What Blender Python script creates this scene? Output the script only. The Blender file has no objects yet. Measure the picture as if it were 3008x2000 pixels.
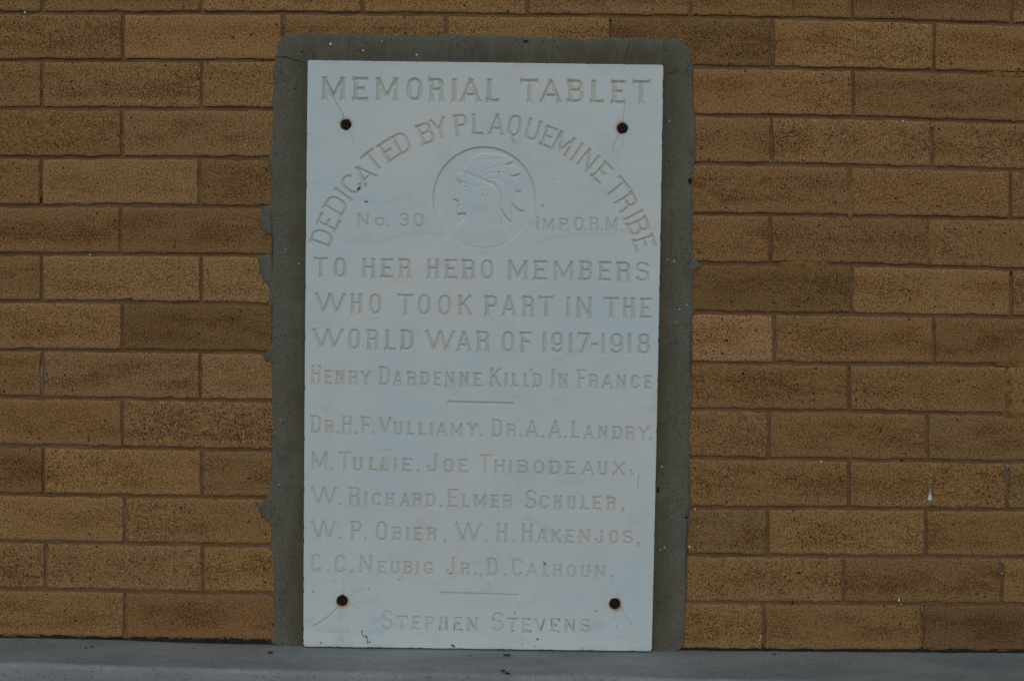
import bpy, bmesh, math, random
import numpy as np
from mathutils import Vector, Matrix
from mathutils.geometry import delaunay_2d_cdt

# ------------------------------------------------------------------ camera
SC = bpy.context.scene
COL = SC.collection
IMW, IMH = 3008.0, 2000.0            # measuring grid (same proportions as the picture)
FPX = 3078.0                         # focal length in those units
DIST = 2.0                           # camera to brick face, metres
PITCH = math.radians(2.15)
ROLL = 0.0147
cp, sp = math.cos(PITCH), math.sin(PITCH)
cr, sr = math.cos(ROLL), math.sin(ROLL)
FWD = np.array([0.0, cp, -sp])
R0 = np.array([1.0, 0.0, 0.0]); U0 = np.array([0.0, sp, cp])
RIGHT = R0 * cr + U0 * sr
UP = U0 * cr - R0 * sr
CAM = np.array([0.0, -DIST, 0.0])

def W(u, v, Y=0.0):
    """point of the vertical plane y = Y seen at measuring position (u, v)"""
    u = np.asarray(u, float); v = np.asarray(v, float)
    d = FWD * FPX + RIGHT * (u[..., None] - IMW / 2) - UP * (v[..., None] - IMH / 2)
    t = (Y - CAM[1]) / d[..., 1]
    return CAM + d * t[..., None]

def onledge(u, v, z):
    d = FWD * FPX + RIGHT * (u - IMW / 2) - UP * (v - IMH / 2)
    return CAM + d * ((z - CAM[2]) / d[2])

CAM[2] = -W(1504, 1905)[2]           # ledge top is z = 0
camd = bpy.data.cameras.new("camera")
cam = bpy.data.objects.new("camera", camd); COL.objects.link(cam)
camd.sensor_width = 36.0; camd.lens = 36.0 * FPX / IMW
camd.clip_start = 0.05; camd.clip_end = 2000
cam.matrix_world = Matrix(((RIGHT[0], UP[0], -FWD[0], CAM[0]), (RIGHT[1], UP[1], -FWD[1], CAM[1]),
                           (RIGHT[2], UP[2], -FWD[2], CAM[2]), (0, 0, 0, 1)))
SC.camera = cam

# ------------------------------------------------------------------ light
SUN_EL, SUN_AZ = math.radians(36), math.radians(186)    # bright overcast: a broad soft sun in front of the wall
world = bpy.data.worlds.new("World"); SC.world = world; world.use_nodes = True
wn = world.node_tree
sky = wn.nodes.new("ShaderNodeTexSky"); sky.sky_type = 'NISHITA'; sky.sun_disc = False
sky.sun_elevation = SUN_EL; sky.sun_rotation = SUN_AZ
sky.air_density = 1.0; sky.dust_density = 1.0; sky.ozone_density = 1.0
bg = wn.nodes["Background"]; bg.inputs[1].default_value = 0.078
wn.links.new(sky.outputs[0], bg.inputs[0])
sund = bpy.data.lights.new("sun", 'SUN'); sund.energy = 0.52; sund.angle = math.radians(100); sund.color = (.90, .985, 1.0)
sun = bpy.data.objects.new("sun", sund); COL.objects.link(sun)
sdir = Vector((math.sin(SUN_AZ) * math.cos(SUN_EL), math.cos(SUN_AZ) * math.cos(SUN_EL), math.sin(SUN_EL)))
sun.rotation_euler = sdir.to_track_quat('Z', 'Y').to_euler()
sun.location = (0, -6, 8)
SC.view_settings.view_transform = 'Standard'; SC.view_settings.look = 'None'
SC.view_settings.gamma = 1.0; SC.view_settings.exposure = 0.0

rng = np.random.default_rng(11)
random.seed(11)

# ------------------------------------------------------------------ helpers
def tag(o, label=None, cat=None, group=None, kind=None):
    if label: o["label"] = label
    if cat: o["category"] = cat
    if group: o["group"] = group
    if kind: o["kind"] = kind
    return o

def empty(name, loc):
    o = bpy.data.objects.new(name, None); COL.objects.link(o); o.location = loc
    o.empty_display_size = 0.05
    return o

def mesh_obj(name, verts, faces, mats, parent=None, mat_idx=None, smooth=True, attrs=None, normals=None):
    """one mesh object from arrays in world coordinates; faces an (n,4)/(n,3) array or a list"""
    verts = np.asarray(verts, np.float32)
    off = np.array(parent_world(parent), np.float32)
    me = bpy.data.meshes.new(name)
    if isinstance(faces, np.ndarray):
        nf, k = faces.shape
        me.vertices.add(len(verts)); me.vertices.foreach_set("co", (verts - off).ravel())
        me.loops.add(nf * k); me.loops.foreach_set("vertex_index", faces.astype(np.int32).ravel())
        me.polygons.add(nf); me.polygons.foreach_set("loop_start", np.arange(0, nf * k, k, dtype=np.int32))
        me.update(calc_edges=True)
    else:
        me.from_pydata((verts - off).tolist(), [], [list(map(int, f)) for f in faces]); me.update()
    for m in (mats if isinstance(mats, (list, tuple)) else [mats]): me.materials.append(m)
    if mat_idx is not None: me.polygons.foreach_set("material_index", np.asarray(mat_idx, np.int32))
    me.polygons.foreach_set("use_smooth", np.full(len(me.polygons), smooth))
    for an, av in (attrs or {}).items():
        a = me.attributes.new(an, 'FLOAT_COLOR', 'POINT')
        av = np.asarray(av, np.float32)
        if av.shape[1] == 3: av = np.concatenate([av, np.ones((len(av), 1), np.float32)], 1)
        a.data.foreach_set("color", av.ravel())
    if normals is not None:
        me.normals_split_custom_set_from_vertices([tuple(map(float, n)) for n in normals])
    o = bpy.data.objects.new(name, me); COL.objects.link(o)
    if parent is not None: o.parent = parent
    return o

def parent_world(p):
    v = Vector((0, 0, 0))
    while p is not None:
        v += p.location; p = p.parent
    return v

class Nodes:
    def __init__(s, name):
        s.m = bpy.data.materials.new(name); s.m.use_nodes = True
        s.t = s.m.node_tree; s.b = s.t.nodes["Principled BSDF"]
    def n(s, kind, **kw):
        nd = s.t.nodes.new(kind)
        for k, v in kw.items(): setattr(nd, k, v)
        return nd
    def put(s, sock, v):
        if hasattr(v, "is_output"): s.t.links.new(v, sock)
        elif isinstance(v, (tuple, list)) and len(v) == 3 and sock.type == 'RGBA': sock.default_value = (*v, 1)
        else: sock.default_value = v
    def coord(s): return s.n("ShaderNodeTexCoord").outputs["Object"]
    def mapping(s, vec, scale=(1, 1, 1), loc=(0, 0, 0), rot=(0, 0, 0)):
        m = s.n("ShaderNodeMapping"); s.put(m.inputs[0], vec)
        m.inputs["Scale"].default_value = scale; m.inputs["Location"].default_value = loc; m.inputs["Rotation"].default_value = rot
        return m.outputs[0]
    def noise(s, vec, scale, detail=2.0, rough=0.5, dist=0.0):
        t = s.n("ShaderNodeTexNoise"); s.put(t.inputs["Vector"], vec)
        t.inputs["Scale"].default_value = scale; t.inputs["Detail"].default_value = detail
        t.inputs["Roughness"].default_value = rough; t.inputs["Distortion"].default_value = dist
        return t.outputs["Fac"]
    def voro(s, vec, scale):
        t = s.n("ShaderNodeTexVoronoi"); s.put(t.inputs["Vector"], vec); t.inputs["Scale"].default_value = scale
        return t.outputs["Distance"], t.outputs["Color"]
    def rng(s, v, a, b, c=0.0, d=1.0, smooth=True):
        t = s.n("ShaderNodeMapRange"); t.interpolation_type = 'SMOOTHSTEP' if smooth else 'LINEAR'
        s.put(t.inputs[0], v)
        for i, x in enumerate((a, b, c, d)): s.put(t.inputs[i + 1], x)
        return t.outputs[0]
    def math(s, op, a, b=0.0):
        t = s.n("ShaderNodeMath", operation=op); s.put(t.inputs[0], a); s.put(t.inputs[1], b); return t.outputs[0]
    def mix(s, f, a, b, mode='MIX'):
        t = s.n("ShaderNodeMix", data_type='RGBA', blend_type=mode)
        s.put(t.inputs[0], f); s.put(t.inputs[6], a); s.put(t.inputs[7], b); return t.outputs[2]
    def attr(s, name):
        t = s.n("ShaderNodeAttribute"); t.attribute_name = name; return t.outputs["Color"], t.outputs["Alpha"]
    def sep(s, c):
        t = s.n("ShaderNodeSeparateColor"); s.put(t.inputs[0], c); return t.outputs
    def bump(s, h, strength=0.5, dist=0.001, prev=None):
        t = s.n("ShaderNodeBump"); s.put(t.inputs["Height"], h)
        t.inputs["Strength"].default_value = strength; t.inputs["Distance"].default_value = dist
        if prev is not None: s.put(t.inputs["Normal"], prev)
        return t.outputs[0]
    def out(s, col, rough=0.85, normal=None, spec=0.3):
        s.put(s.b.inputs["Base Color"], col); s.put(s.b.inputs["Roughness"], rough)
        s.b.inputs["Specular IOR Level"].default_value = spec
        if normal is not None: s.put(s.b.inputs["Normal"], normal)
        return s.m

# ------------------------------------------------------------------ materials
def mat_brick():
    k = Nodes("brick"); P = k.coord()
    bc, _ = k.attr("brick_colour"); par, _ = k.attr("brick_place")
    u, v, rnd = k.sep(par)[0], k.sep(par)[1], k.sep(par)[2]
    lo = k.noise(k.mapping(P, (9, 9, 26)), 1.0, 3.0, 0.6)
    mid = k.noise(k.mapping(P, (60, 60, 130)), 1.0, 3.0, 0.65)
    edge = k.rng(k.math('ABSOLUTE', k.math('SUBTRACT', v, 0.5)), 0.20, 0.46, 1.0, 0.0)
    rough = k.math('MULTIPLY', k.rng(k.math('ADD', k.math('MULTIPLY', lo, 0.72), k.math('MULTIPLY', mid, 0.35)), 0.40, 0.70), edge)
    rough = k.math('ADD', k.math('MULTIPLY', rough, k.math('ADD', 0.35, k.math('MULTIPLY', rnd, 0.75))), k.math('MULTIPLY', rnd, 0.12))
    col = k.mix(k.math('MULTIPLY', rough, 0.72), bc, (0.68, 0.55, 0.41), 'MULTIPLY')
    col = k.mix(k.rng(k.noise(P, 38, 3.0), 0.35, 0.7, 0.0, 0.35), col, (1.05, 0.93, 0.80), 'MULTIPLY')
    g = k.noise(P, 330, 2.5, 0.6); g2 = k.noise(k.mapping(P, loc=(3, 7, 1)), 340, 2.5, 0.65)
    thr = k.math('ADD', 0.425, k.math('MULTIPLY', rough, 0.075))
    pit = k.rng(g, k.math('SUBTRACT', thr, 0.055), thr, 1.0, 0.0)
    pit2 = k.rng(g2, 0.36, 0.46, 1.0, 0.0)
    col = k.mix(k.math('MULTIPLY', pit2, 0.66), col, (0.36, 0.27, 0.22), 'MULTIPLY')
    col = k.mix(k.math('MULTIPLY', pit, 0.86), col, (0.052, 0.028, 0.017))
    g3 = k.noise(k.mapping(P, (1, 1, 1.25), (9, 1, 4)), 190, 2.0, 0.6)
    pit3 = k.rng(g3, 0.30, 0.40, 1.0, 0.0)
    col = k.mix(k.math('MULTIPLY', pit3, k.math('ADD', 0.35, k.math('MULTIPLY', rnd, 0.4))), col, (0.060, 0.034, 0.021))
    lite = k.rng(g2, 0.53, 0.66, 0.0, 1.0)
    col = k.mix(k.math('MULTIPLY', lite, k.math('ADD', 0.50, k.math('MULTIPLY', rough, 0.50))), col, (2.05, 1.95, 1.66), 'MULTIPLY')
    d, c = k.voro(P, 62)
    big = k.math('MULTIPLY', k.rng(d, 0.12, 0.2, 1.0, 0.0), k.rng(k.sep(c)[0], 0.80, 0.84))
    col = k.mix(k.math('MULTIPLY', big, 0.8), col, (0.03, 0.02, 0.016))
    nor = k.bump(g, 0.8, 0.0018); nor = k.bump(big, -0.6, 0.001, nor)
    nor = k.bump(mid, 0.35, 0.003, nor)
    return k.out(col, 0.9, nor, 0.2)

def mat_mortar():
    k = Nodes("mortar"); P = k.coord()
    a = k.noise(k.mapping(P, (14, 14, 40)), 1.0, 3.0, 0.6); b = k.noise(P, 260, 2.0)
    col = k.mix(k.rng(a, 0.35, 0.68), (0.172, 0.094, 0.043), (0.230, 0.136, 0.072))
    col = k.mix(k.rng(b, 0.30, 0.42, 0.6, 0.0), col, (0.10, 0.06, 0.04))
    return k.out(col, 0.92, k.bump(k.noise(P, 190, 3.0), 0.5, 0.0012), 0.2)

def mat_cement():
    k = Nodes("cement"); P = k.coord()
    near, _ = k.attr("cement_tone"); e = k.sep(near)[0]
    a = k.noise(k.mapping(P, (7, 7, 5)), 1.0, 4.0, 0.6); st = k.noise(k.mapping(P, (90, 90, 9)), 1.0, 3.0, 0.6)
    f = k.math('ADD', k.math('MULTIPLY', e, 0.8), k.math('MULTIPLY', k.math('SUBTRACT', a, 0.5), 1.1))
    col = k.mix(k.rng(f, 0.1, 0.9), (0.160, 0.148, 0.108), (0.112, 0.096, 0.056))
    col = k.mix(k.rng(st, 0.4, 0.75, 0.0, 0.25), col, (0.20, 0.195, 0.17))
    mo = k.noise(P, 22, 5.0, 0.65)
    col = k.mix(k.rng(mo, 0.32, 0.5, 0.35, 0.0), col, (0.075, 0.068, 0.045))
    col = k.mix(k.rng(mo, 0.55, 0.75, 0.0, 0.35), col, (0.17, 0.165, 0.14))
    g = k.noise(P, 330, 2.5, 0.65)
    col = k.mix(k.rng(g, 0.35, 0.47, 0.8, 0.0), col, (0.045, 0.045, 0.035))
    col = k.mix(k.rng(g, 0.64, 0.75, 0.0, 0.4), col, (0.26, 0.25, 0.21))
    d, c = k.voro(P, 48); s = k.sep(c)
    w = k.math('MULTIPLY', k.rng(d, 0.06, 0.11, 1.0, 0.0), k.rng(s[0], 0.90, 0.92))
    col = k.mix(k.math('MULTIPLY', w, 0.8), col, (0.55, 0.54, 0.48))
    b = k.math('MULTIPLY', k.rng(d, 0.07, 0.13, 1.0, 0.0), k.rng(s[0], 0.22, 0.18))
    col = k.mix(k.math('MULTIPLY', b, 0.8), col, (0.02, 0.018, 0.014))
    nor = k.bump(k.noise(P, 130, 4.0, 0.6), 0.35, 0.0015)
    return k.out(col, 0.9, nor, 0.2)

def mat_marble(name="white_marble", cut=False):
    k = Nodes(name); P = k.coord()
    st, sa = k.attr("stain")
    a = k.noise(k.mapping(P, (5, 5, 4)), 1.0, 4.0, 0.6, 0.6)
    b = k.noise(k.mapping(P, (9, 9, 16), (4, 2, 9), (0, 0.35, 0)), 1.0, 5.0, 0.62, 1.2)
    col = k.mix(k.rng(a, 0.34, 0.68), (0.735, 0.772, 0.728), (0.66, 0.748, 0.74))
    col = k.mix(k.rng(b, 0.54, 0.78, 0.0, 0.60), col, (0.56, 0.60, 0.645))
    w = k.noise(k.mapping(P, (11, 11, 7), (1, 5, 2)), 1.0, 4.0, 0.65)
    col = k.mix(k.rng(w, 0.54, 0.76, 0.0, 0.6), col, (0.73, 0.665, 0.585))
    g = k.noise(P, 330, 2.0)
    col = k.mix(k.rng(g, 0.33, 0.45, 0.13, 0.0), col, (0.45, 0.43, 0.40))
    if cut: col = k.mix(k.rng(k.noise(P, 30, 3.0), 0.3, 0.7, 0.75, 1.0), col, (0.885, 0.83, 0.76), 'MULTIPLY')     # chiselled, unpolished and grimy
    col = k.mix(sa, col, st)
    nor = k.bump(k.noise(P, 95, 4.0, 0.6), 0.10, 0.002)
    nor = k.bump(k.noise(P, 420, 2.0), 0.08, 0.0008, nor)
    return k.out(col, 0.62, nor, 0.3)

def mat_concrete():
    k = Nodes("ledge_concrete"); P = k.coord()
    tone, _ = k.attr("ledge_tone"); e = k.sep(tone)[0]
    a = k.noise(k.mapping(P, (5, 14, 14)), 1.0, 4.0, 0.62); f = k.noise(P, 70, 4.0, 0.65)
    top = k.mix(k.rng(k.noise(k.mapping(P, (3, 9, 9), (2, 0, 0)), 1.0, 5.0, 0.68), 0.3, 0.72), (0.215, 0.224, 0.205), (0.325, 0.33, 0.298))
    front = k.mix(k.rng(a, 0.34, 0.68), (0.25, 0.26, 0.25), (0.34, 0.345, 0.325))
    m = k.rng(k.math('ADD', e, k.math('MULTIPLY', k.math('SUBTRACT', f, 0.5), 0.7)), 0.32, 0.68)
    col = k.mix(m, top, front)  # top darker than front: the fall of light is put into the colour
    g = k.noise(P, 300, 2.5)
    col = k.mix(k.rng(g, 0.32, 0.43, 0.55, 0.0), col, (0.055, 0.055, 0.05))
    col = k.mix(k.rng(g, 0.60, 0.74, 0.0, 0.35), col, (0.42, 0.43, 0.42))
    d, c = k.voro(P, 30); s = k.sep(c)
    col = k.mix(k.math('MULTIPLY', k.rng(d, 0.06, 0.12, 0.7, 0.0), k.rng(s[0], 0.8, 0.84)), col, (0.03, 0.03, 0.028))
    nor = k.bump(k.noise(P, 210, 4.0, 0.65), 0.45, 0.0018)
    return k.out(col, 0.9, nor, 0.25)

def mat_flat(name, col, rough=0.85, var=0.3, scale=180, bump=0.3):
    k = Nodes(name); P = k.coord(); a = k.noise(P, scale, 3.0, 0.6)
    c2 = tuple(x * (1 - var) for x in col); c3 = tuple(min(1, x * (1 + var)) for x in col)
    return k.out(k.mix(k.rng(a, 0.3, 0.7), c2, c3), rough, k.bump(a, bump, 0.001), 0.25)

def mat_rust():
    k = Nodes("rusted_iron"); P = k.coord()
    a = k.noise(P, 260, 4.0, 0.65)
    col = k.mix(k.rng(a, 0.45, 0.72), (0.012, 0.008, 0.007), (0.075, 0.028, 0.012))
    return k.out(col, 0.85, k.bump(a, 0.8, 0.001), 0.3)

def mat_ground():
    k = Nodes("asphalt"); P = k.coord()
    a = k.noise(P, 1.4, 5.0, 0.6); g = k.noise(P, 160, 3.0)
    col = k.mix(k.rng(a, 0.35, 0.68), (0.050, 0.049, 0.047), (0.085, 0.082, 0.076))
    col = k.mix(k.rng(g, 0.55, 0.75, 0.0, 0.5), col, (0.16, 0.155, 0.145))
    return k.out(col, 0.9, k.bump(g, 0.6, 0.004), 0.3)

M_BRICK, M_MORTAR, M_CEMENT, M_MARBLE, M_LEDGE = mat_brick(), mat_mortar(), mat_cement(), mat_marble(), mat_concrete()
M_RUST, M_GROUND = mat_rust(), mat_ground()
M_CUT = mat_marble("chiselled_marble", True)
M_SMEAR = mat_flat("ochre_mortar", (0.255, 0.135, 0.036), 0.85, 0.42, 70, 0.8)
M_DARK = mat_flat("dirt_and_gap_shade", (0.032, 0.023, 0.017), 0.95, .5)  # dirt spots and dark holes; also the shade painted above the ledge
M_CRACK = mat_flat("crack_shadow", (0.040, 0.034, 0.026), 0.95)
M_WHITE = mat_flat("white_paint", (0.74, 0.75, 0.74), 0.6, 0.08)
M_GREYM = mat_flat("grey_mortar", (0.235, 0.23, 0.21), 0.9)
M_LEAF = mat_flat("dry_leaf", (0.115, 0.055, 0.030), 0.7, 0.5, 300)
M_TWIG = mat_flat("dark_bark", (0.030, 0.025, 0.021), 0.9, 0.4, 300)

# ------------------------------------------------------------------ brick wall
SCALE = FPX / DIST                                     # measuring units per metre on the brick face
JX = [-9000, 0, 400, 800, 1310, 1794, 2040, 2480, 3008, 12000]
JT = {  # bed joints (centre height) at x = 0, 400, 800, 2040, 2480, 3008
 1: (37, 40, 38, 50, 57, 73), 2: (178, 178, 178, 197, 204, 216), 3: (319, 320, 321, 339, 345, 360),
 4: (463, 463, 465, 479, 487, 501), 5: (605, 604, 608, 628, 635, 644), 6: (747, 747, 751, 773, 777, 791),
 7: (885, 888, 894, 918, 924, 932), 8: (1027, 1031, 1036, 1065, 1069, 1073), 9: (1166, 1172, 1178, 1203, 1208, 1218),
 10: (1309, 1316, 1323, 1345, 1350, 1358), 11: (1451, 1457, 1463, 1491, 1493, 1497), 12: (1590, 1597, 1603, 1630, 1634, 1636),
 13: (1730, 1737, 1744, 1769, 1772, 1775), 14: (1870, 1876, 1882, 1909, 1911, 1913)}
def joint(k, x):
    if k < 1: return joint(1, x) - 142.0 * (1 - k)
    a = JT[k]
    m1 = a[2] + (a[3] - a[2]) * 0.41; m2 = a[2] + (a[3] - a[2]) * 0.80
    ys = [a[0] - 0.0147 * 9000, a[0], a[1], a[2], m1, m2, a[3], a[4], a[5], a[5] + 0.0147 * 8992]
    return np.interp(x, JX, ys)
VJ = {  # head joints
 0: [123, 589, 1066, 1549, 2028, 2504, 2972], 1: [361, 832, 1312, 1792, 2271, 2744], 2: [123, 592, 1066, 1546, 2030, 2505, 2977],
 3: [357, 830, 1308, 1788, 2267, 2738], 4: [121, 585, 1062, 1542, 2022, 2497, 2968], 5: [354, 826, 1304, 1784, 2263, 2733],
 6: [122, 591, 1064, 1544, 2024, 2502, 2971], 7: [359, 832, 1312, 1792, 2274, 2744], 8: [123, 589, 1060, 1540, 2018, 2494, 2961],
 9: [360, 830, 1306, 1782, 2258, 2724], 10: [128, 593, 1064, 1540, 2018, 2494, 2959], 11: [365, 832, 1306, 1780, 2255, 2719],
 12: [133, 595, 1064, 1538, 2010, 2478, 2943], 13: [366, 832, 1304, 1776, 2244, 2709]}
TAN = np.array([0.352, 0.203, 0.079])
TONES = {(0, 0): .92, (0, 1): .95, (0, 2): 1.12, (0, 3): 1.1, (0, 4): 1.02, (0, 5): .95, (0, 6): .86, (1, 0): .93, (1, 1): 1.12, (1, 2): .98, (1, 3): 1.08, (1, 4): .74, (1, 5): 1.08, (1, 6): 1.06,
 (2, 0): .95, (2, 1): 1.0, (2, 2): 1.02, (2, 5): 1.08, (2, 6): .93, (3, 0): .86, (3, 1): 1.0, (3, 4): 1.0, (3, 5): 1.08, (3, 6): 1.0, (4, 0): .96, (4, 1): 1.1, (4, 2): .84, (4, 5): .96, (4, 6): .98,
 (5, 0): .93, (5, 1): .86, (5, 4): .96, (5, 5): .88, (5, 6): .98, (6, 0): .96, (6, 1): 1.14, (6, 2): 1.12, (6, 5): .74, (6, 6): 1.12, (7, 0): 1.12, (7, 1): .72, (7, 4): 1.28, (7, 5): .95, (7, 6): .86,
 (8, 0): .95, (8, 1): 1.04, (8, 2): 1.1, (8, 5): .9, (8, 6): .95, (9, 0): .98, (9, 1): 1.02, (9, 4): .95, (9, 5): .93, (9, 6): .88, (10, 0): .84, (10, 1): 1.14, (10, 2): .92, (10, 5): .95, (10, 6): .95,
 (11, 0): 1.08, (11, 1): 1.0, (11, 4): .84, (11, 5): 1.04, (11, 6): .96, (12, 0): 1.0, (12, 1): 1.02, (12, 2): 1.06, (12, 5): 1.0, (12, 6): .84, (13, 0): 1.0, (13, 1): .86, (13, 4): 1.0, (13, 5): .94, (13, 6): .64}
PINK = {(3, 1): .5, (6, 1): .6, (6, 2): .8, (8, 1): .5, (8, 2): .9, (9, 1): .35, (7, 4): .9, (1, 0): .3, (11, 4): .6, (12, 1): .5, (2, 1): .3, (1, 2): .5, (13, 0): .2}

def smooth_noise(n, period, amp, g):
    """1-D random wobble sampled at n points, feature length `period` samples"""
    m = max(3, int(n / period) + 3)
    p = g.normal(0, 1, m); x = np.linspace(0, m - 2.01, n); i = x.astype(int); f = x - i; f = f * f * (3 - 2 * f)
    return (p[i] * (1 - f) + p[i + 1] * f) * amp

wall = empty("brick_wall", (0, 0, 0))
tag(wall, "tan speckled brick wall with brown mortar joints surrounding the tablet", "wall")
V, F, MI, BC, BP = [], [], [], [], []
nv = 0
def add_brick(row, idx, xl, xr, fine):
    global nv
    g = np.random.default_rng((row + 40) * 1000 + (idx + 90) * 7 + 5)
    nx, ny = (max(6, int((xr - xl) / 7)), 18) if fine else (8, 4)
    gap = 5.5
    eu, ev = 1.6 / (xr - xl), 1.6 / 131.0
    us = np.concatenate([[0, 0], np.linspace(eu, 1 - eu, nx), [1, 1]]); vs = np.concatenate([[0, 0], np.linspace(ev, 1 - ev, ny), [1, 1]])
    uu, vv = np.meshgrid(us, vs)
    xx = xl + gap + (xr - xl - 2 * gap) * uu
    yt = joint(row, xx) + gap; yb = joint(row + 1, xx) - gap
    yy = yt + (yb - yt) * vv
    dep = np.zeros_like(xx)
    # worn arris: outer ring behind, next ring slightly rounded
    wob = lambda n, a: smooth_noise(n, 5, a, g) + smooth_noise(n, 1.7, a * 0.6, g)
    n2, n1 = len(vs), len(us)
    amp = 0.9 if fine else 0
    et, eb, el, er = wob(n1, amp), wob(n1, amp * 1.2), wob(n2, amp), wob(n2, amp)
    wt = np.clip(1 - vv * 6, 0, 1); wb = np.clip(1 - (1 - vv) * 6, 0, 1)
    wl = np.clip(1 - uu * 20, 0, 1); wr = np.clip(1 - (1 - uu) * 20, 0, 1)
    yy += et[None, :] * wt + eb[None, :] * wb
    xx += el[:, None] * wl + er[:, None] * wr
    dep[1, :] = dep[-2, :] = 0.0007; dep[:, 1] = dep[:, -2] = 0.0007
    if fine:
        xx[:, 1] += 0; dep[1:-1, 1:-1] += g.normal(0, 0.00012, dep[1:-1, 1:-1].shape)
        dep[1, 1:-1] += np.abs(smooth_noise(n1 - 2, 3, .0004, g)); dep[-2, 1:-1] += np.abs(smooth_noise(n1 - 2, 3, .0005, g))
        # inner ring drawn in a little so the edge rounds over
        yy[2, :] += 0; 
    tilt = g.normal(0, 0.0007)
    dep += tilt * (uu - .5) + g.normal(0, 0.0005)
    dep[0, :] = dep[-1, :] = 0.014; dep[:, 0] = dep[:, -1] = 0.014
    P = W(xx, yy, 0.0); P[..., 1] += dep
    t = TONES.get((row, idx)); 
    if t is None: t = g.uniform(.84, 1.12)
    t = 1 + (t - 1) * .95; pk = PINK.get((row, idx), g.uniform(0, .25)) * .65
    c = TAN * t * (1 - pk * np.array([.0, -.06, -.30])) * (1 + g.normal(0, .018, 3))
    r = np.clip(1.6 - 1.0 * t + g.normal(0, .15), .1, 1.0)
    if (row, idx) == (7, 4): r = .55
    n = xx.size
    idg = np.arange(n).reshape(xx.shape) + nv
    q = np.stack([idg[1:, :-1], idg[1:, 1:], idg[:-1, 1:], idg[:-1, :-1]], -1).reshape(-1, 4)
    V.append(P.reshape(-1, 3)); F.append(q); MI.append(np.zeros(len(q), int))
    BC.append(np.tile(c, (n, 1))); BP.append(np.stack([uu.ravel(), vv.ravel(), np.full(n, r)], 1)); nv += n

for row in range(-22, 14):
    if row >= 0: js = list(VJ[row])
    else:
        js = [j + random.uniform(-5, 5) for j in VJ[row % 2]]
    while js[0] > -5600: js.insert(0, js[0] - 470)
    off = next(i for i, j in enumerate(js) if j > 0)
    while js[-1] < 8600: js.append(js[-1] + 470)
    for i in range(len(js) - 1):
        add_brick(row, i - off + 1, js[i], js[i + 1], row >= -1 and js[i + 1] > -300 and js[i] < 3300)
# mortar bed, raked back behind the brick faces
mx = np.linspace(-6000, 8900, 1100); my = np.concatenate([np.linspace(-3150, -200, 20), np.linspace(-150, 1935, 240)])
gx, gy = np.meshgrid(mx, my)
gy = gy + 0.0147 * (gx - 1504)
P = W(gx, gy, 0.0); P[..., 1] += 0.0036 + 0.0004 * np.sin(gx * .031 + gy * .017) + rng.normal(0, .0003, gx.shape)
idg = np.arange(gx.size).reshape(gx.shape) + nv
q = np.stack([idg[1:, :-1], idg[1:, 1:], idg[:-1, 1:], idg[:-1, :-1]], -1).reshape(-1, 4)
V.append(P.reshape(-1, 3)); F.append(q); qy = gy[:-1, :-1].ravel() - 0.0147 * (gx[:-1, :-1].ravel() - 1504); MI.append(np.where(qy > 1882 + 5 * np.sin(gx[:-1, :-1].ravel() * .09), 2, 1)); BC.append(np.full((gx.size, 3), .2)); BP.append(np.full((gx.size, 3), .5)); nv += gx.size  # lowest rows coloured dark to paint the shade of the gap above the ledge

def blob(cx, cy, rx, ry, h, slot, base=0.0, ang=0.0):
    """small lump lying on a surface y = base, irregular outline"""
    global nv
    n = 18; th = np.linspace(0, 2 * math.pi, n, endpoint=False)
    jit = 1 + rng.normal(0, .10, n)
    rings = []
    for s, hh in ((1.0, -0.0025), (0.92, h * .55), (0.6, h), (0.02, h * 1.1)):
        ex = np.cos(th) * rx * s * jit; ey = np.sin(th) * ry * s * jit
        x = cx + ex * math.cos(ang) - ey * math.sin(ang); y = cy + ex * math.sin(ang) + ey * math.cos(ang)
        p = W(x, y, base); p[:, 1] -= hh; rings.append(p)
    P = np.concatenate(rings); fs = []
    for r in range(3):
        for i in range(n):
            j = (i + 1) % n
            fs.append((nv + r * n + j, nv + r * n + i, nv + (r + 1) * n + i, nv + (r + 1) * n + j))
    V.append(P); F.append(np.array(fs)); MI.append(np.full(len(fs), slot))
    BC.append(np.full((len(P), 3), .2)); BP.append(np.full((len(P), 3), .5)); nv += len(P)

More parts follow.
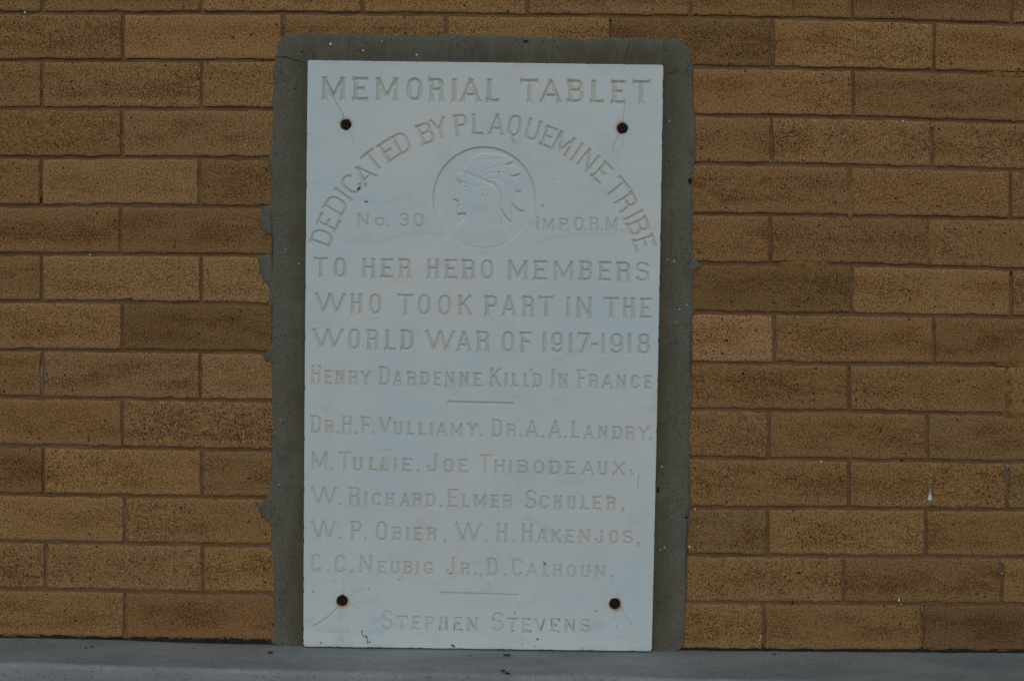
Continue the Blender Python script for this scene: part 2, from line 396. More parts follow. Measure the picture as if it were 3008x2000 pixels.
for cx, cy, rx, ry, b in [(2744, 81, 5, 9, .004), (2972, 802, 6, 7, .003), (121, 588, 4, 11, .004), (118, 274, 5, 9, .003), (771, 179, 5, 5, .004),
        (1792, 60, 5, 6, .004), (176, 747, 5, 5, .004), (231, 1733, 5, 5, .004), (752, 1608, 5, 6, .004), (2328, 1770, 4, 4, .004),
        (2348, 1681, 4, 4, 0), (312, 1416, 4, 3.5, 0), (738, 103, 4, 4, 0), (556 / 1.0, 116, 3, 2.5, 0), (213, 1145, 3.5, 3, 0),
        (2134, 1000, 6, 4, 0), (2182, 1097, 4, 5, 0), (2397, 1082, 4, 3, 0), (2592, 567, 4, 3, 0), (2400, 532, 3.5, 3, 0), (2380, 121, 3.5, 3, 0),
        (2631, 127, 4, 3, 0), (2167, 160, 3, 3, 0), (2136, 159, 3, 3, 0), (2174, 1316, 4, 3, 0), (2650, 1352, 4, 3, 0), (2889, 1450, 3.5, 3, 0),
        (223, 1821, 4, 3.5, 0), (458, 1644, 2.5, 2.5, 0), (397, 376, 2.5, 2.5, 0), (2670, 855, 3.5, 3, 0), (2673, 880, 3, 3, 0),
        (515, 1876, 5, 4, .001), (607, 1877, 6, 4, .001), (660, 1877, 5, 4, .001), (705, 1880, 5, 4, .001), (280, 1869, 20, 3, .001), (170, 1866, 30, 3, .001),
        (2330, 1907, 40, 3, .001), (2440, 1908, 30, 3, .001), (2530, 1909, 30, 3, .001), (2800, 1911, 30, 4, .001), (2980, 1912, 20, 3, .001), (2110, 1905, 26, 3, .001)]:
    blob(cx, cy, rx, ry, 0.0006, 2, b)  # dark spots; the flat ones along the ledge paint the gap's shade
for cx, cy, rx, ry, b in [(600, 37, 6, 6, .004), (2738, 368, 5, 8, .003), (2958, 1371, 6, 8, .003), (2945, 1647, 6, 9, .003), (2708, 1789, 3.5, 9, .003), (2262, 474, 6, 5, .003), (122, 1110, 4, 42, .004)]:
    blob(cx, cy, rx, ry, 0.0016, 4, b)
for cx, cy, r in [(2413, 1356, 3.2), (2653, 356, 3), (264, 749, 2.6), (647, 1093, 2.4), (411, 296, 2.6), (720, 425, 2.5), (73, 37, 3.2), (2234, 1866, 2), (2232, 1880, 2.2), (2234, 1872, 1.6),
        (2733, 1394, 1.6), (2733, 1408, 1.4), (2732, 1418, 1.5), (2362, 735, 2.4), (2042, 1495, 2.2), (2944, 1684, 1.6), (2648, 1774, 1.6)]:
    blob(cx, cy, r, r * .9, 0.0004, 3, 0.0)
V_, F_, MI_ = np.concatenate(V), np.concatenate(F), np.concatenate(MI)
mesh_obj("brickwork", V_, F_, [M_BRICK, M_MORTAR, M_DARK, M_WHITE, M_GREYM], wall, MI_, True,
         {"brick_colour": np.concatenate(BC), "brick_place": np.concatenate(BP)})

def slab_outline(name, pts, y0, y1, mats, parent, inset=1.0, jitter=0.0, dens=4.0):
    """irregular flat patch: outline given in measuring units, rounded edge, back y0, front y1"""
    pts = np.array(pts, float)
    seg = np.roll(pts, -1, 0) - pts; out = []
    for p, s in zip(pts, seg):
        n = max(1, int(np.hypot(*s) / dens))
        for i in range(n): out.append(p + s * i / n)
    o = np.array(out)
    if jitter:
        nrm = np.roll(o, -1, 0) - np.roll(o, 1, 0); nrm = np.stack([nrm[:, 1], -nrm[:, 0]], 1) / np.maximum(np.linalg.norm(nrm, axis=1), 1e-6)[:, None]
        o = o + nrm * (smooth_noise(len(o), 4, jitter, rng) + smooth_noise(len(o), 1.5, jitter * .5, rng))[:, None]
    for _ in range(1): o = (np.roll(o, 1, 0) + 2 * o + np.roll(o, -1, 0)) / 4
    d = np.roll(o, -1, 0) - np.roll(o, 1, 0); nn = np.stack([-d[:, 1], d[:, 0]], 1) / np.maximum(np.linalg.norm(d, axis=1), 1e-6)[:, None]
    area = np.sum(o[:, 0] * np.roll(o[:, 1], -1) - np.roll(o[:, 0], -1) * o[:, 1])
    if area < 0: nn = -nn
    inn = o + nn * inset
    return o, inn, area

def patch(name, pts, y0, y1, mat, parent, inset=1.2, jitter=0.6, dens=4.0):
    o, inn, area = slab_outline(name, pts, y0, y1, mat, parent, inset, jitter, dens)
    n = len(o)
    A = W(o[:, 0], o[:, 1], y0); B = W(o[:, 0], o[:, 1], (y0 + y1 * 2) / 3); C = W(inn[:, 0], inn[:, 1], y1)
    Vv = np.concatenate([A, B, C]); fs = []
    for r in range(2):
        for i in range(n):
            j = (i + 1) % n
            f = (r * n + i, r * n + j, (r + 1) * n + j, (r + 1) * n + i)
            fs.append(f if area < 0 else f[::-1])
    top = list(range(2 * n, 3 * n)); fs.append(top if area < 0 else top[::-1])
    return mesh_obj(name, Vv, fs, mat, parent, smooth=False)

def smear(x0, y0, x1, y1, name="mortar_smear", mat=None):
    n = 26; th = np.linspace(0, 2 * math.pi, n, endpoint=False)
    cx, cy, rx, ry = (x0 + x1) / 2, (y0 + y1) / 2, (x1 - x0) / 2, (y1 - y0) / 2
    c, s = np.cos(th), np.sin(th)
    e = 0.42
    x = cx + rx * np.sign(c) * np.abs(c) ** e * (1 + rng.normal(0, .02, n)); y = cy + ry * np.sign(s) * np.abs(s) ** e * (1 + rng.normal(0, .02, n))
    x += rng.normal(0, 1.2, n); y += rng.normal(0, 1.0, n)
    return patch(name, list(zip(x, y)), 0.006, -0.0006, mat or M_SMEAR, wall, 2.6, 1.2, 5)
for b in [(2896, 210, 3040, 229), (2966, 226, 2987, 362), (2487, 496, 2507, 648), (2722, 644, 2746, 783), (2284, 768, 2432, 789), (2951, 1080, 2976, 1210), (2926, 1064, 3030, 1078), (2941, 1207, 3040, 1229)]:
    smear(*b)
def drip(cx, top, bot, w):
    h = bot - top; pts = []
    for s in np.linspace(0, 1, 14): pts.append((cx + w * .5 * (s ** 1.6) + (1 - s) * h * .06, top + (h - w * .4) * s))
    for a in np.linspace(0, math.pi, 9)[1:-1]: pts.append((cx + w * .5 * math.cos(a), bot - w * .4 + w * .4 * math.sin(a)))
    for s in np.linspace(1, 0, 14): pts.append((cx - w * .5 * (s ** 1.6) + (1 - s) * h * .06, top + (h - w * .4) * s))
    patch("paint_drip", pts, 0.001, -0.0018, M_WHITE, wall, .8, 0, 3)
drip(2731, 1433, 1470, 14); drip(2640.5, 1749, 1766, 7)

# ------------------------------------------------------------------ cement border
OUT = [(830, 107), (850, 102), (873, 99.6), (937, 99), (993, 103), (1061, 102), (1125, 106), (1201, 105), (1274, 108), (1294, 106), (1307, 102), (1355, 104), (1440, 107), (1506, 107), (1521, 111), (1557, 109.5), (1624, 113), (1703, 116.5), (1762, 115),
 (1793, 110), (1815, 113), (1961, 116.5), (1989, 119), (2003, 125), (2014, 135), (2026, 155), (2031, 184), (2038, 201), (2035, 220), (2035, 248), (2036, 304), (2042, 361), (2043, 400), (2044, 430), (2042, 470), (2037, 486), (2033, 518), (2034, 540), (2035, 623), (2034, 734),
 (2040, 761), (2052, 773), (2062, 782), (2050, 787), (2040, 793), (2033, 824), (2033, 891), (2040, 914), (2033, 932), (2033, 1004), (2035, 1048), (2031, 1075), (2033, 1160), (2028, 1205), (2026, 1250), (2024, 1300), (2026, 1340), (2025, 1385), (2030, 1408), (2026, 1430), (2027, 1461), (2028, 1493), (2024, 1551),
 (2017, 1587), (2021, 1632), (2015, 1659), (2019, 1681), (2015, 1726), (2015, 1775), (2010, 1838), (2009, 1888), (2004, 1899), (1975, 1922), (1500, 1924), (900, 1914), (849, 1902), (804, 1892), (796, 1882), (807, 1859), (808, 1821), (805, 1758), (798, 1746),
 (804, 1737), (805, 1687), (806, 1626), (802, 1616), (790, 1612), (792, 1603), (799, 1584), (798, 1545), (788, 1528), (769, 1519), (761, 1496), (754, 1476), (773, 1473), (786, 1461), (792, 1446), (799, 1400), (798, 1344), (796, 1325), (800, 1314), (801, 1250), (800, 1191), (796, 1180),
 (800, 1161), (798, 1076), (795, 1063), (779, 1059), (773, 1040), (788, 1032), (798, 1015), (798, 921), (796, 906), (788, 898), (788, 886), (795, 856), (790, 837), (773, 821), (765, 783), (760, 764), (754, 754), (777, 749), (796, 741), (800, 722), (799, 691), (781, 686), (769, 668),
 (764, 642), (773, 615), (796, 601), (802, 584), (798, 561), (801, 545), (802, 505), (790, 486), (792, 459), (800, 444), (794, 425), (802, 406), (804, 329), (802, 318), (803, 249), (807, 191), (815, 153), (823, 115)]
border = empty("cement_border", (0, 0, 0))
tag(border, "dark grey cement border trowelled around the white marble tablet", "border")
o, inn, area = slab_outline("b", OUT, 0, 0, None, None, 1.8, 0.7, 5.0)
n = len(o)
yF = -0.0030
def inside(px, py, poly):
    c = np.zeros(len(px), bool); x0, y0 = poly[:, 0], poly[:, 1]; x1, y1 = np.roll(x0, -1), np.roll(y0, -1)
    for a, b, cc, d in zip(x0, y0, x1, y1):
        m = ((b > py) != (d > py)) & (px < (cc - a) * (py - b) / (d - b if d != b else 1e-9) + a); c ^= m
    return c
gx, gy = np.meshgrid(np.arange(760, 2070, 13.0), np.arange(95, 1930, 13.0)); gx, gy = gx.ravel(), gy.ravel()
keep = inside(gx, gy, inn)
dmin = np.min(np.hypot(gx[:, None] - inn[None, ::2, 0], gy[:, None] - inn[None, ::2, 1]), 1)
keep &= dmin > 6
pin = np.stack([gx[keep], gy[keep]], 1)
allp = [Vector(map(float, p)) for p in np.concatenate([inn, pin])]
ov, oe, of, _, _, _ = delaunay_2d_cdt(allp, [], [list(range(n))], 1, 1e-4)
ov = np.array([tuple(p) for p in ov])
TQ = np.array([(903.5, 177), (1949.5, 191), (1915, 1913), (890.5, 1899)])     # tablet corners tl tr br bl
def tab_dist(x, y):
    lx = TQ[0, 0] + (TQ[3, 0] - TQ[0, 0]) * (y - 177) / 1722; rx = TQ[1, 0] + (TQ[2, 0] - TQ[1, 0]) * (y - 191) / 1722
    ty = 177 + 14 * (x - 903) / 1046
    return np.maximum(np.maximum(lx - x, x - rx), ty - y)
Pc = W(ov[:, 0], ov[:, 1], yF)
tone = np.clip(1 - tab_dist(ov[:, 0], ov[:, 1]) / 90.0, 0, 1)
Pc[:, 1] += 0.0006 * np.sin(ov[:, 0] * .021 + ov[:, 1] * .013) + 0.0004 * np.sin(ov[:, 1] * .037)
yc = Pc[:n, 1].copy()
A = W(o[:, 0], o[:, 1], 0.008); B = W(o[:, 0], o[:, 1], 0.0); B[:, 1] = yc + 0.0012
nb = len(Pc); Vv = np.concatenate([Pc, B, A]); fs = []
for f in of:
    a, b, c = ov[f[0]], ov[f[1]], ov[f[2]]
    cr_ = (b[0] - a[0]) * (c[1] - a[1]) - (b[1] - a[1]) * (c[0] - a[0])
    fs.append(f if cr_ < 0 else f[::-1])
for i in range(n):
    j = (i + 1) % n
    for q in ((i, j, nb + j, nb + i), (nb + i, nb + j, nb + n + j, nb + n + i)): fs.append(q if area > 0 else q[::-1])
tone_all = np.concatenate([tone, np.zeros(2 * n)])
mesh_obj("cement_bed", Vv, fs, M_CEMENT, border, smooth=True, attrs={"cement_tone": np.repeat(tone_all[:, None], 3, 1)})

def strip(name, pts, wpx, y, mat, parent):
    """hairline crack: thin tapering strip with a little thickness"""
    pts = np.array(pts, float); out = []
    for p, q in zip(pts[:-1], pts[1:]):
        k = max(2, int(np.hypot(*(q - p)) / 5))
        for i in range(k): out.append(p + (q - p) * i / k)
    out.append(pts[-1]); c = np.array(out); k = len(c)
    c[1:-1] += rng.normal(0, .5, (k - 2, 2))
    d = np.gradient(c, axis=0); nn = np.stack([-d[:, 1], d[:, 0]], 1) / np.linalg.norm(d, axis=1)[:, None]
    w = wpx * .5 * (0.35 + 0.65 * np.sin(np.linspace(.25, math.pi - .1, k))) * (1 + rng.normal(0, .2, k))
    L, R = c + nn * w[:, None], c - nn * w[:, None]
    Vv = np.concatenate([W(L[:, 0], L[:, 1], y), W(R[:, 0], R[:, 1], y), W(L[:, 0], L[:, 1], y + .002), W(R[:, 0], R[:, 1], y + .002)]); fs = []
    for i in range(k - 1):
        fs += [(i, i + 1, k + i + 1, k + i), (2 * k + i, 2 * k + i + 1, i + 1, i), (k + i, k + i + 1, 3 * k + i + 1, 3 * k + i)]
    return mesh_obj(name, Vv, fs, mat, parent, smooth=False)
yK = yF - 0.0010
for pts, w in [([(909, 136), (914, 148), (921, 158), (923, 176)], 2.2), ([(812, 166), (840, 167), (865, 175), (898, 185)], 1.6), ([(1850, 120), (1845, 142), (1839, 162), (1835, 184)], 2.6),
               ([(798, 616), (798, 660), (799, 700), (799, 790)], 1.8), ([(1963, 214), (1980, 212), (1990, 202)], 1.4), ([(799, 890), (799, 960), (798, 1010)], 1.4), ([(2030, 930), (2028, 1000), (2030, 1110)], 2.2), ([(2024, 1385), (2025, 1470), (2018, 1560), (2014, 1700)], 2.4)]:
    strip("crack", pts, w * .62, yK, M_CRACK, border)
def fleck(cx, cy, rx, ry, name, mat):
    th = np.linspace(0, 2 * math.pi, 12, endpoint=False); j = 1 + rng.normal(0, .12, 12)
    patch(name, list(zip(cx + np.cos(th) * rx * j, cy + np.sin(th) * ry * j)), yF + .001, yF - .0012, mat, border, .4, 0, 9)
fleck(2028, 532, 7, 9.5, "pit", M_DARK); fleck(887, 153, 3, 3.5, "pit", M_DARK); fleck(1546, 122, 9, 4, "pit", M_DARK); fleck(1934, 1440, 4, 9, "pit", M_DARK); fleck(2015, 1520, 5, 4, "pit", M_DARK)
for cx, cy, r in [(1067, 149, 3), (1224, 162, 3.2), (971, 130, 4), (1122, 121, 2), (839, 732, 2.2), (879, 775, 2.2), (835, 742, 1.6), (2025, 1605, 3.4), (1952, 1607, 2.6), (1980, 767, 2.6), (1996, 908, 2), (1961, 762, 2), (1967, 355, 2.2), (823, 1234, 2), (820, 1422, 1.8)]:
    fleck(cx, cy, r, r * .9, "white_fleck", M_WHITE)

# ------------------------------------------------------------------ marble tablet: one carved height field
Q = 1.4
yT = -0.0125
MPP = 1.0 / SCALE
marg = 4.0
nu, nvv = int((1047 + 2 * marg) / Q), int((1723 + 2 * marg) / Q)
s_ = np.linspace(-marg / 1047, 1 + marg / 1047, nu); t_ = np.linspace(-marg / 1723, 1 + marg / 1723, nvv)
S, T = np.meshgrid(s_, t_)
bulge = 4 * T * (1 - T)
GX = (TQ[0, 0] * (1 - S) + TQ[1, 0] * S) * (1 - T) + (TQ[3, 0] * (1 - S) + TQ[2, 0] * S) * T + (S - .5) * 4.0 * bulge
GY = (TQ[0, 1] * (1 - S) + TQ[1, 1] * S) * (1 - T) + (TQ[3, 1] * (1 - S) + TQ[2, 1] * S) * T
DEP = np.zeros_like(GX)                       # metres into the stone
REG = np.zeros(GX.shape, np.int16)
STC = np.zeros(GX.shape + (3,), np.float32); STA = np.zeros(GX.shape, np.float32)

def box(x0, x1, y0, y1):
    """index window of the grid that covers a rectangle in measuring units"""
    r0 = int(max(0, ((y0 - 195) / 1723 - .012) * nvv)); r1 = int(min(nvv, ((y1 - 172) / 1718 + .015) * nvv))
    c0 = int(max(0, ((x0 - 905) / 1047 - .006) * nu)); c1 = int(min(nu, ((x1 - 888) / 1030 + .012) * nu))
    return slice(max(r0, 0), max(r1, 1)), slice(max(c0, 0), max(c1, 1))

def edt(mask, q, K):
    f = np.where(mask, 1e6, 0).astype(np.float32); g = f.copy()
    for s in range(1, K + 1):
        g[:, s:] = np.minimum(g[:, s:], f[:, :-s] + s * s); g[:, :-s] = np.minimum(g[:, :-s], f[:, s:] + s * s)
    h = g.copy()
    for s in range(1, K + 1):
        h[s:] = np.minimum(h[s:], g[:-s] + s * s); h[:-s] = np.minimum(h[:-s], g[s:] + s * s)
    return np.minimum(np.sqrt(h), K) * q

# --- letter skeletons in a unit box (x right, y up); each stroke: points, start, end ('s' serif flare, 'b' plain, 'o' round)
def arc(cx, cy, rx, ry, a0, a1, n=14, e=0.80):
    r = []
    for i in range(n + 1):
        a = math.radians(a0 + (a1 - a0) * i / n); c, s = math.cos(a), math.sin(a)
        r.append((cx + rx * math.copysign(abs(c) ** e, c), cy + ry * math.copysign(abs(s) ** e, s)))
    return r
G = {
 'A': [([(0, 0), (.5, 1)], 's', 's'), ([(.5, 1), (1, 0)], 'o', 's'), ([(.2, .28), (.8, .28)], 'b', 'b')],
 'B': [([(.08, 0), (.08, 1)], 'o', 'o'), ([(-.06, 1), (.5, 1)] + arc(.5, .77, .42, .23, 90, -90) + [(.08, .54)], 's', 'b'), ([(.5, .54)] + arc(.52, .27, .48, .27, 90, -90) + [(-.06, 0)], 'o', 's')],
 'C': [(arc(.5, .5, .5, .5, 38, 322, 24), 's', 's')],
 'D': [([(.08, 0), (.08, 1)], 'o', 'o'), ([(-.06, 1), (.48, 1)] + arc(.48, .5, .52, .5, 90, -90, 18) + [(-.06, 0)], 's', 's')],
 'E': [([(.12, 0), (.12, 1)], 'o', 'o'), ([(-.04, 1), (1, 1)], 't', 't'), ([(.12, .52), (.72, .52)], 'b', 't'), ([(-.04, 0), (1, 0)], 't', 't')],
 'F': [([(.14, 0), (.14, 1)], 's', 'o'), ([(-.02, 1), (1, 1)], 's', 't'), ([(.14, .52), (.75, .52)], 'b', 't')],
 'G': [(arc(.5, .5, .5, .5, 38, 318, 24), 's', 'o'), ([(.96, .02), (.96, .38)], 's', 'o'), ([(.62, .40), (1.0, .40)], 'b', 's')],
 'H': [([(.08, 0), (.08, 1)], 's', 's'), ([(.92, 0), (.92, 1)], 's', 's'), ([(.08, .54), (.92, .54)], 'b', 'b')],
 'I': [([(.5, 0), (.5, 1)], 's', 's')],
 'J': [([(.82, 1), (.82, .28)] + arc(.44, .28, .38, .28, 0, -180, 14), 's', 's')],
 'K': [([(.08, 0), (.08, 1)], 's', 's'), ([(.92, 1), (.10, .40)], 's', 'b'), ([(.36, .58), (.96, 0)], 'b', 's')],
 'L': [([(.14, 0), (.14, 1)], 'o', 's'), ([(-.02, 0), (1, 0)], 's', 't')],
 'M': [([(.06, 0), (.06, 1)], 's', 's'), ([(.06, 1), (.5, .12)], 'b', 'b'), ([(.5, .12), (.94, 1)], 'b', 'b'), ([(.94, 0), (.94, 1)], 's', 's')],
 'N': [([(.06, 0), (.06, 1)], 's', 's'), ([(.06, 1), (.94, 0)], 'b', 'b'), ([(.94, 0), (.94, 1)], 's', 's')],
 'O': [(arc(.5, .5, .5, .5, 0, 360, 36), 'o', 'o')],
 'P': [([(.10, 0), (.10, 1)], 's', 'o'), ([(-.04, 1), (.5, 1)] + arc(.52, .74, .46, .26, 90, -90) + [(.10, .48)], 's', 'b')],
 'Q': [(arc(.5, .5, .5, .5, 0, 360, 36), 'o', 'o'), ([(.52, -.12), (.72, -.36)], 's', 'b')],
 'R': [([(.10, 0), (.10, 1)], 's', 'o'), ([(-.04, 1), (.5, 1)] + arc(.50, .76, .44, .24, 90, -90) + [(.10, .52)], 's', 'b'), ([(.5, .52)] + arc(.52, .32, .40, .20, 90, 0, 7) + [(.93, 0)], 'o', 's')],
 'S': [(arc(.5, .76, .46, .24, 25, 270, 16) + arc(.5, .26, .5, .26, 90, -155, 16), 's', 's')],
 'T': [([(.5, 0), (.5, 1)], 's', 'o'), ([(0, 1), (1, 1)], 's', 's')],
 'U': [([(.06, 1), (.06, .3)] + arc(.5, .3, .44, .3, 180, 360, 14) + [(.94, 1)], 's', 's')],
 'V': [([(0, 1), (.5, 0)], 's', 'b'), ([(.5, 0), (1, 1)], 'b', 's')],
 'W': [([(0, 1), (.27, 0)], 's', 'b'), ([(.27, 0), (.5, 1)], 'b', 's'), ([(.5, 1), (.73, 0)], 'o', 'b'), ([(.73, 0), (1, 1)], 'b', 's')],
 'X': [([(0, 0), (1, 1)], 's', 's'), ([(0, 1), (1, 0)], 's', 's')],
 'Y': [([(.5, 0), (.5, .46)], 's', 'o'), ([(0, 1), (.5, .46)], 's', 'o'), ([(1, 1), (.5, .46)], 's', 'o')],
 '0': [(arc(.5, .5, .5, .5, 0, 360, 36), 'o', 'o')],
 '1': [([(.6, 0), (.6, 1)], 's', 'b'), ([(.1, .86), (.6, 1)], 'b', 'b')],
 '3': [(arc(.46, .76, .46, .24, 150, -90, 16) + arc(.5, .26, .5, .26, 90, -155, 16), 's', 's')],
 '7': [([(0, 1), (1, 1)], 's', 'o'), ([(.98, .98), (.30, 0)], 'b', 's')],
 '8': [(arc(.5, .76, .44, .24, 0, 360, 26), 'o', 'o'), (arc(.5, .26, .5, .26, 0, 360, 26), 'o', 'o')],
 '9': [(arc(.5, .68, .5, .32, 0, 360, 26), 'o', 'o'), ([(1, .68), (1, .3)] + arc(.5, .3, .5, .3, 0, -150, 12), 'o', 's')],
 '-': [([(0, .42), (1, .42)], 's', 's')], '.': [([(.5, 0), (.5, .03)], 'o', 'o')],
 ',': [([(.55, .02), (.55, 0), (.38, -.16)], 'o', 'b')], "'": [([(.55, 1.0), (.45, .84)], 's', 'b')]}

def carve(ch, org, ux, w, h, r, reg, slope=0.80, depth_mul=1.0):
    """V-cut one letter. org = left end of the base line, ux = unit vector along it, w,h = box, r = half stroke"""
    q = 0.6; pad = 3.0 * r
    lx = np.arange(-pad, w + pad, q, dtype=np.float32); ly = np.arange(-pad - (.3 * h if ch in 'Q,' else 0), h + pad, q, dtype=np.float32)
    LX, LY = np.meshgrid(lx, ly); mask = np.zeros(LX.shape, bool)
    iw, ih = max(w - 2 * r, .1), max(h - 2 * r, .1)
    if ch in ".,": iw, ih, rr = w, h, r * 1.12
    else: rr = r
    for pts, fs_, fe in G[ch]:
        p = np.array([((r if ch not in '.,' else 0) + a * iw, r + b * ih) for a, b in pts])
        segs = [[a, b, rr, rr, 0, 0] for a, b in zip(p[:-1], p[1:])]
        ext = []
        for end, k, kk in ((fs_, 0, 1), (fe, -1, -2)):
            if end == 'o': continue
            d = p[k] - p[kk]; L = np.hypot(*d); d = d / max(L, 1e-6)
            if end == 's': ext.append((p[k] - d * min(1.3 * rr, L), p[k] + d * rr * .95, rr * .85, rr * 1.75))
            if end == 't': ext.append((p[k] - d * min(1.2 * rr, L), p[k] + d * rr * .8, rr * .85, rr * 1.38))
        nseg = len(segs)
        for i, (a, b, ra, rb, _, _) in enumerate(segs):
            d = b - a; L2 = max(float(d @ d), 1e-6)
            t = ((LX - a[0]) * d[0] + (LY - a[1]) * d[1]) / L2; tc = np.clip(t, 0, 1)
            dd = np.hypot(LX - a[0] - tc * d[0], LY - a[1] - tc * d[1])
            mask |= dd < rr
        for a, b, ra, rb in ext:
            d = b - a; L2 = max(float(d @ d), 1e-6)
            t = ((LX - a[0]) * d[0] + (LY - a[1]) * d[1]) / L2; tc = np.clip(t, 0, 1)
            dd = np.hypot(LX - a[0] - tc * d[0], LY - a[1] - tc * d[1])
            mask |= (t >= 0) & (t <= 1) & (dd < ra + (rb - ra) * tc ** 1.4)
    D = edt(mask, q, int(2.2 * rr / q) + 3)
    uy = np.array([ux[1], -ux[0]])                      # up in the picture is -v
    cs = np.array([org + ux * a + uy * b for a in (lx[0], lx[-1]) for b in (ly[0], ly[-1])])
    rs, cs_ = box(cs[:, 0].min(), cs[:, 0].max(), cs[:, 1].min(), cs[:, 1].max())
    X, Y = GX[rs, cs_] - org[0], GY[rs, cs_] - org[1]
    a = (X * ux[0] + Y * ux[1] - lx[0]) / q; b = (X * uy[0] + Y * uy[1] - ly[0]) / q
    ok = (a >= 0) & (a < len(lx) - 1.01) & (b >= 0) & (b < len(ly) - 1.01)
    a, b = np.clip(a, 0, len(lx) - 1.02), np.clip(b, 0, len(ly) - 1.02)
    i, j = a.astype(int), b.astype(int); fa, fb = a - i, b - j
    d = (D[j, i] * (1 - fa) + D[j, i + 1] * fa) * (1 - fb) + (D[j + 1, i] * (1 - fa) + D[j + 1, i + 1] * fa) * fb
    d = np.where(ok, d, 0)
    d = slope * np.minimum(d, rr * 1.25) * MPP * depth_mul
    hit = d > 2e-5
    DEP[rs, cs_] = np.where(hit, np.maximum(DEP[rs, cs_], d), DEP[rs, cs_])
    REG[rs, cs_] = np.where(hit, reg, REG[rs, cs_])

PARTS = []                                             # (region id, name, label)
def region(name, label=None):
    PARTS.append((len(PARTS) + 1, name, label)); return len(PARTS)

def line(words, base, capl, r, small=None, mul=1.0):
    """words: (offset x, scale, 'M 580 838, e 910 1075 ...'); base: ((x,y),(x,y)); lower case = small capital; | starts a new word"""
    reg = region("inscription")
    (xa, ya), (xb, yb) = base; ux = np.array([xb - xa, yb - ya], float); ux /= np.hypot(*ux)
    for ox, sc, txt in words:
        for it in txt.split(','):
            it = it.strip()
            if it.startswith('|'): reg = region("inscription"); it = it[1:].strip()
            if not it: continue
            ch, a, *bb = it.split()
            ch = {'comma': ','}.get(ch, ch)
            x0 = ox + float(a) * sc
            low = ch.islower()
            hgt = (small or capl) if low else capl
            if ch in ".,'": x1 = x0 + r; x0 = x0 - r
            else: x1 = ox + float(bb[0]) * sc
            up_ = ch.upper()
            if up_ == 'I': m = (x0 + x1) / 2; x0, x1 = m - r, m + r
            y = ya + (yb - ya) * (x0 - xa) / (xb - xa) + random.uniform(-.6, .6)
            carve(up_, np.array([x0, y]), ux, x1 - x0, hgt, r, reg, SLOPE, mul)
SLOPE = 0.95

k1, k2 = .28061, .27978
L, Rr = 780, 1400
line([(L, k1, "M 580 838, E 910 1075, M 1145 1395, O 1475 1640, R 1705 1870, I 1940 2005, A 2040 2250"), (Rr, k1, "L 95 243, | T 450 652, A 665 885, B 950 1120, L 1185 1340, E 1405 1563, T 1628 1820")],
     ((943, 297), (1911, 308.5)), 71, 6.0)
# arched line
ARC = [('D', 945.6, 700, 46), ('E', 965, 654, 40), ('D', 987.6, 605, 48), ('I', 1008.7, 572.6, 9), ('C', 1032.5, 543, 46), ('A', 1070, 514, 50), ('T', 1096, 474, 50), ('E', 1140.6, 445, 44), ('D', 1180, 422, 46),
       ('B', 1251, 394, 45), ('Y', 1291, 379, 48), ('P', 1354, 369, 42), ('L', 1402, 366, 36), ('A', 1459, 367, 44), ('Q', 1512, 371, 40), ('U', 1565.6, 383, 44), ('E', 1611, 404, 38), ('M', 1655, 424, 58), ('I', 1694.6, 449, 9),
       ('N', 1728, 473, 48), ('E', 1769, 509, 42), ('T', 1812, 554, 50), ('R', 1840, 596, 46), ('I', 1861, 634, 9), ('B', 1876, 667, 44), ('E', 1893, 715, 42)]
rg = None
AC = np.array([1420.0, 864.0])
for i, (ch, x, y, w) in enumerate(ARC):
    c = np.array([x, y]); nrm = (c - AC) / np.hypot(*(c - AC)); tx = np.array([-nrm[1], nrm[0]]); h = 65
    if i in (0, 9, 11, 21): rg = region("inscription")
    carve(ch, c - nrm * h / 2 - tx * w / 2, tx, w, h, 4.6, rg, SLOPE)
line([(L, k1, "N 960 1085, o 1145 1245, . 1295, | 3 1405 1500, 0 1550 1655")], ((1049, 667), (1244, 667)), 40, 3.0, 27, .8)
line([(Rr, k1, "I 620 655, m 690 815, p 865 960, . 963, | O 1020 1120, . 1138, R 1180 1280, . 1315, M 1350 1478, . 1525")], ((1575, 678), (1828, 681)), 41, 3.0, 37, .85)
line([(L, k1, "T 500 655, O 715 845, | H 1010 1150, E 1205 1340, R 1390 1525, | H 1685 1820, E 1875 2005, R 2055 2195"), (Rr, k1, "O 45 175, | M 320 540, E 597 740, M 800 1022, B 1078 1210, E 1275 1412, R 1465 1610, S 1665 1805")],
     ((920, 815.5), (1906, 829)), 59, 4.5)
line([(L, k1, "W 515 835, H 885 1015, O 1085 1210, | T 1380 1550, O 1595 1725, O 1805 1940, K 2010 2165"), (Rr, k1, "| P 80 220, A 265 410, R 475 605, T 650 805, | I 935 980, N 1040 1210, | T 1328 1490, H 1530 1655, E 1710 1832")],
     ((924, 922.5), (1913, 937.5)), 62, 4.5)
line([(L, k1, "W 490 815, O 865 990, R 1055 1185, L 1245 1362, D 1415 1550, | W 1672 1980, A 2000 2150, R 2205 2345"), (Rr, k1, "| O 262 395, F 450 582, | 1 690 722, 9 780 905, 1 960 1005, 7 1055 1190, - 1200 1270, 1 1305 1345, 9 1400 1530, 1 1580 1618, 8 1685 1815")],
     ((917, 1027), (1909, 1042.5)), 62, 4.5)
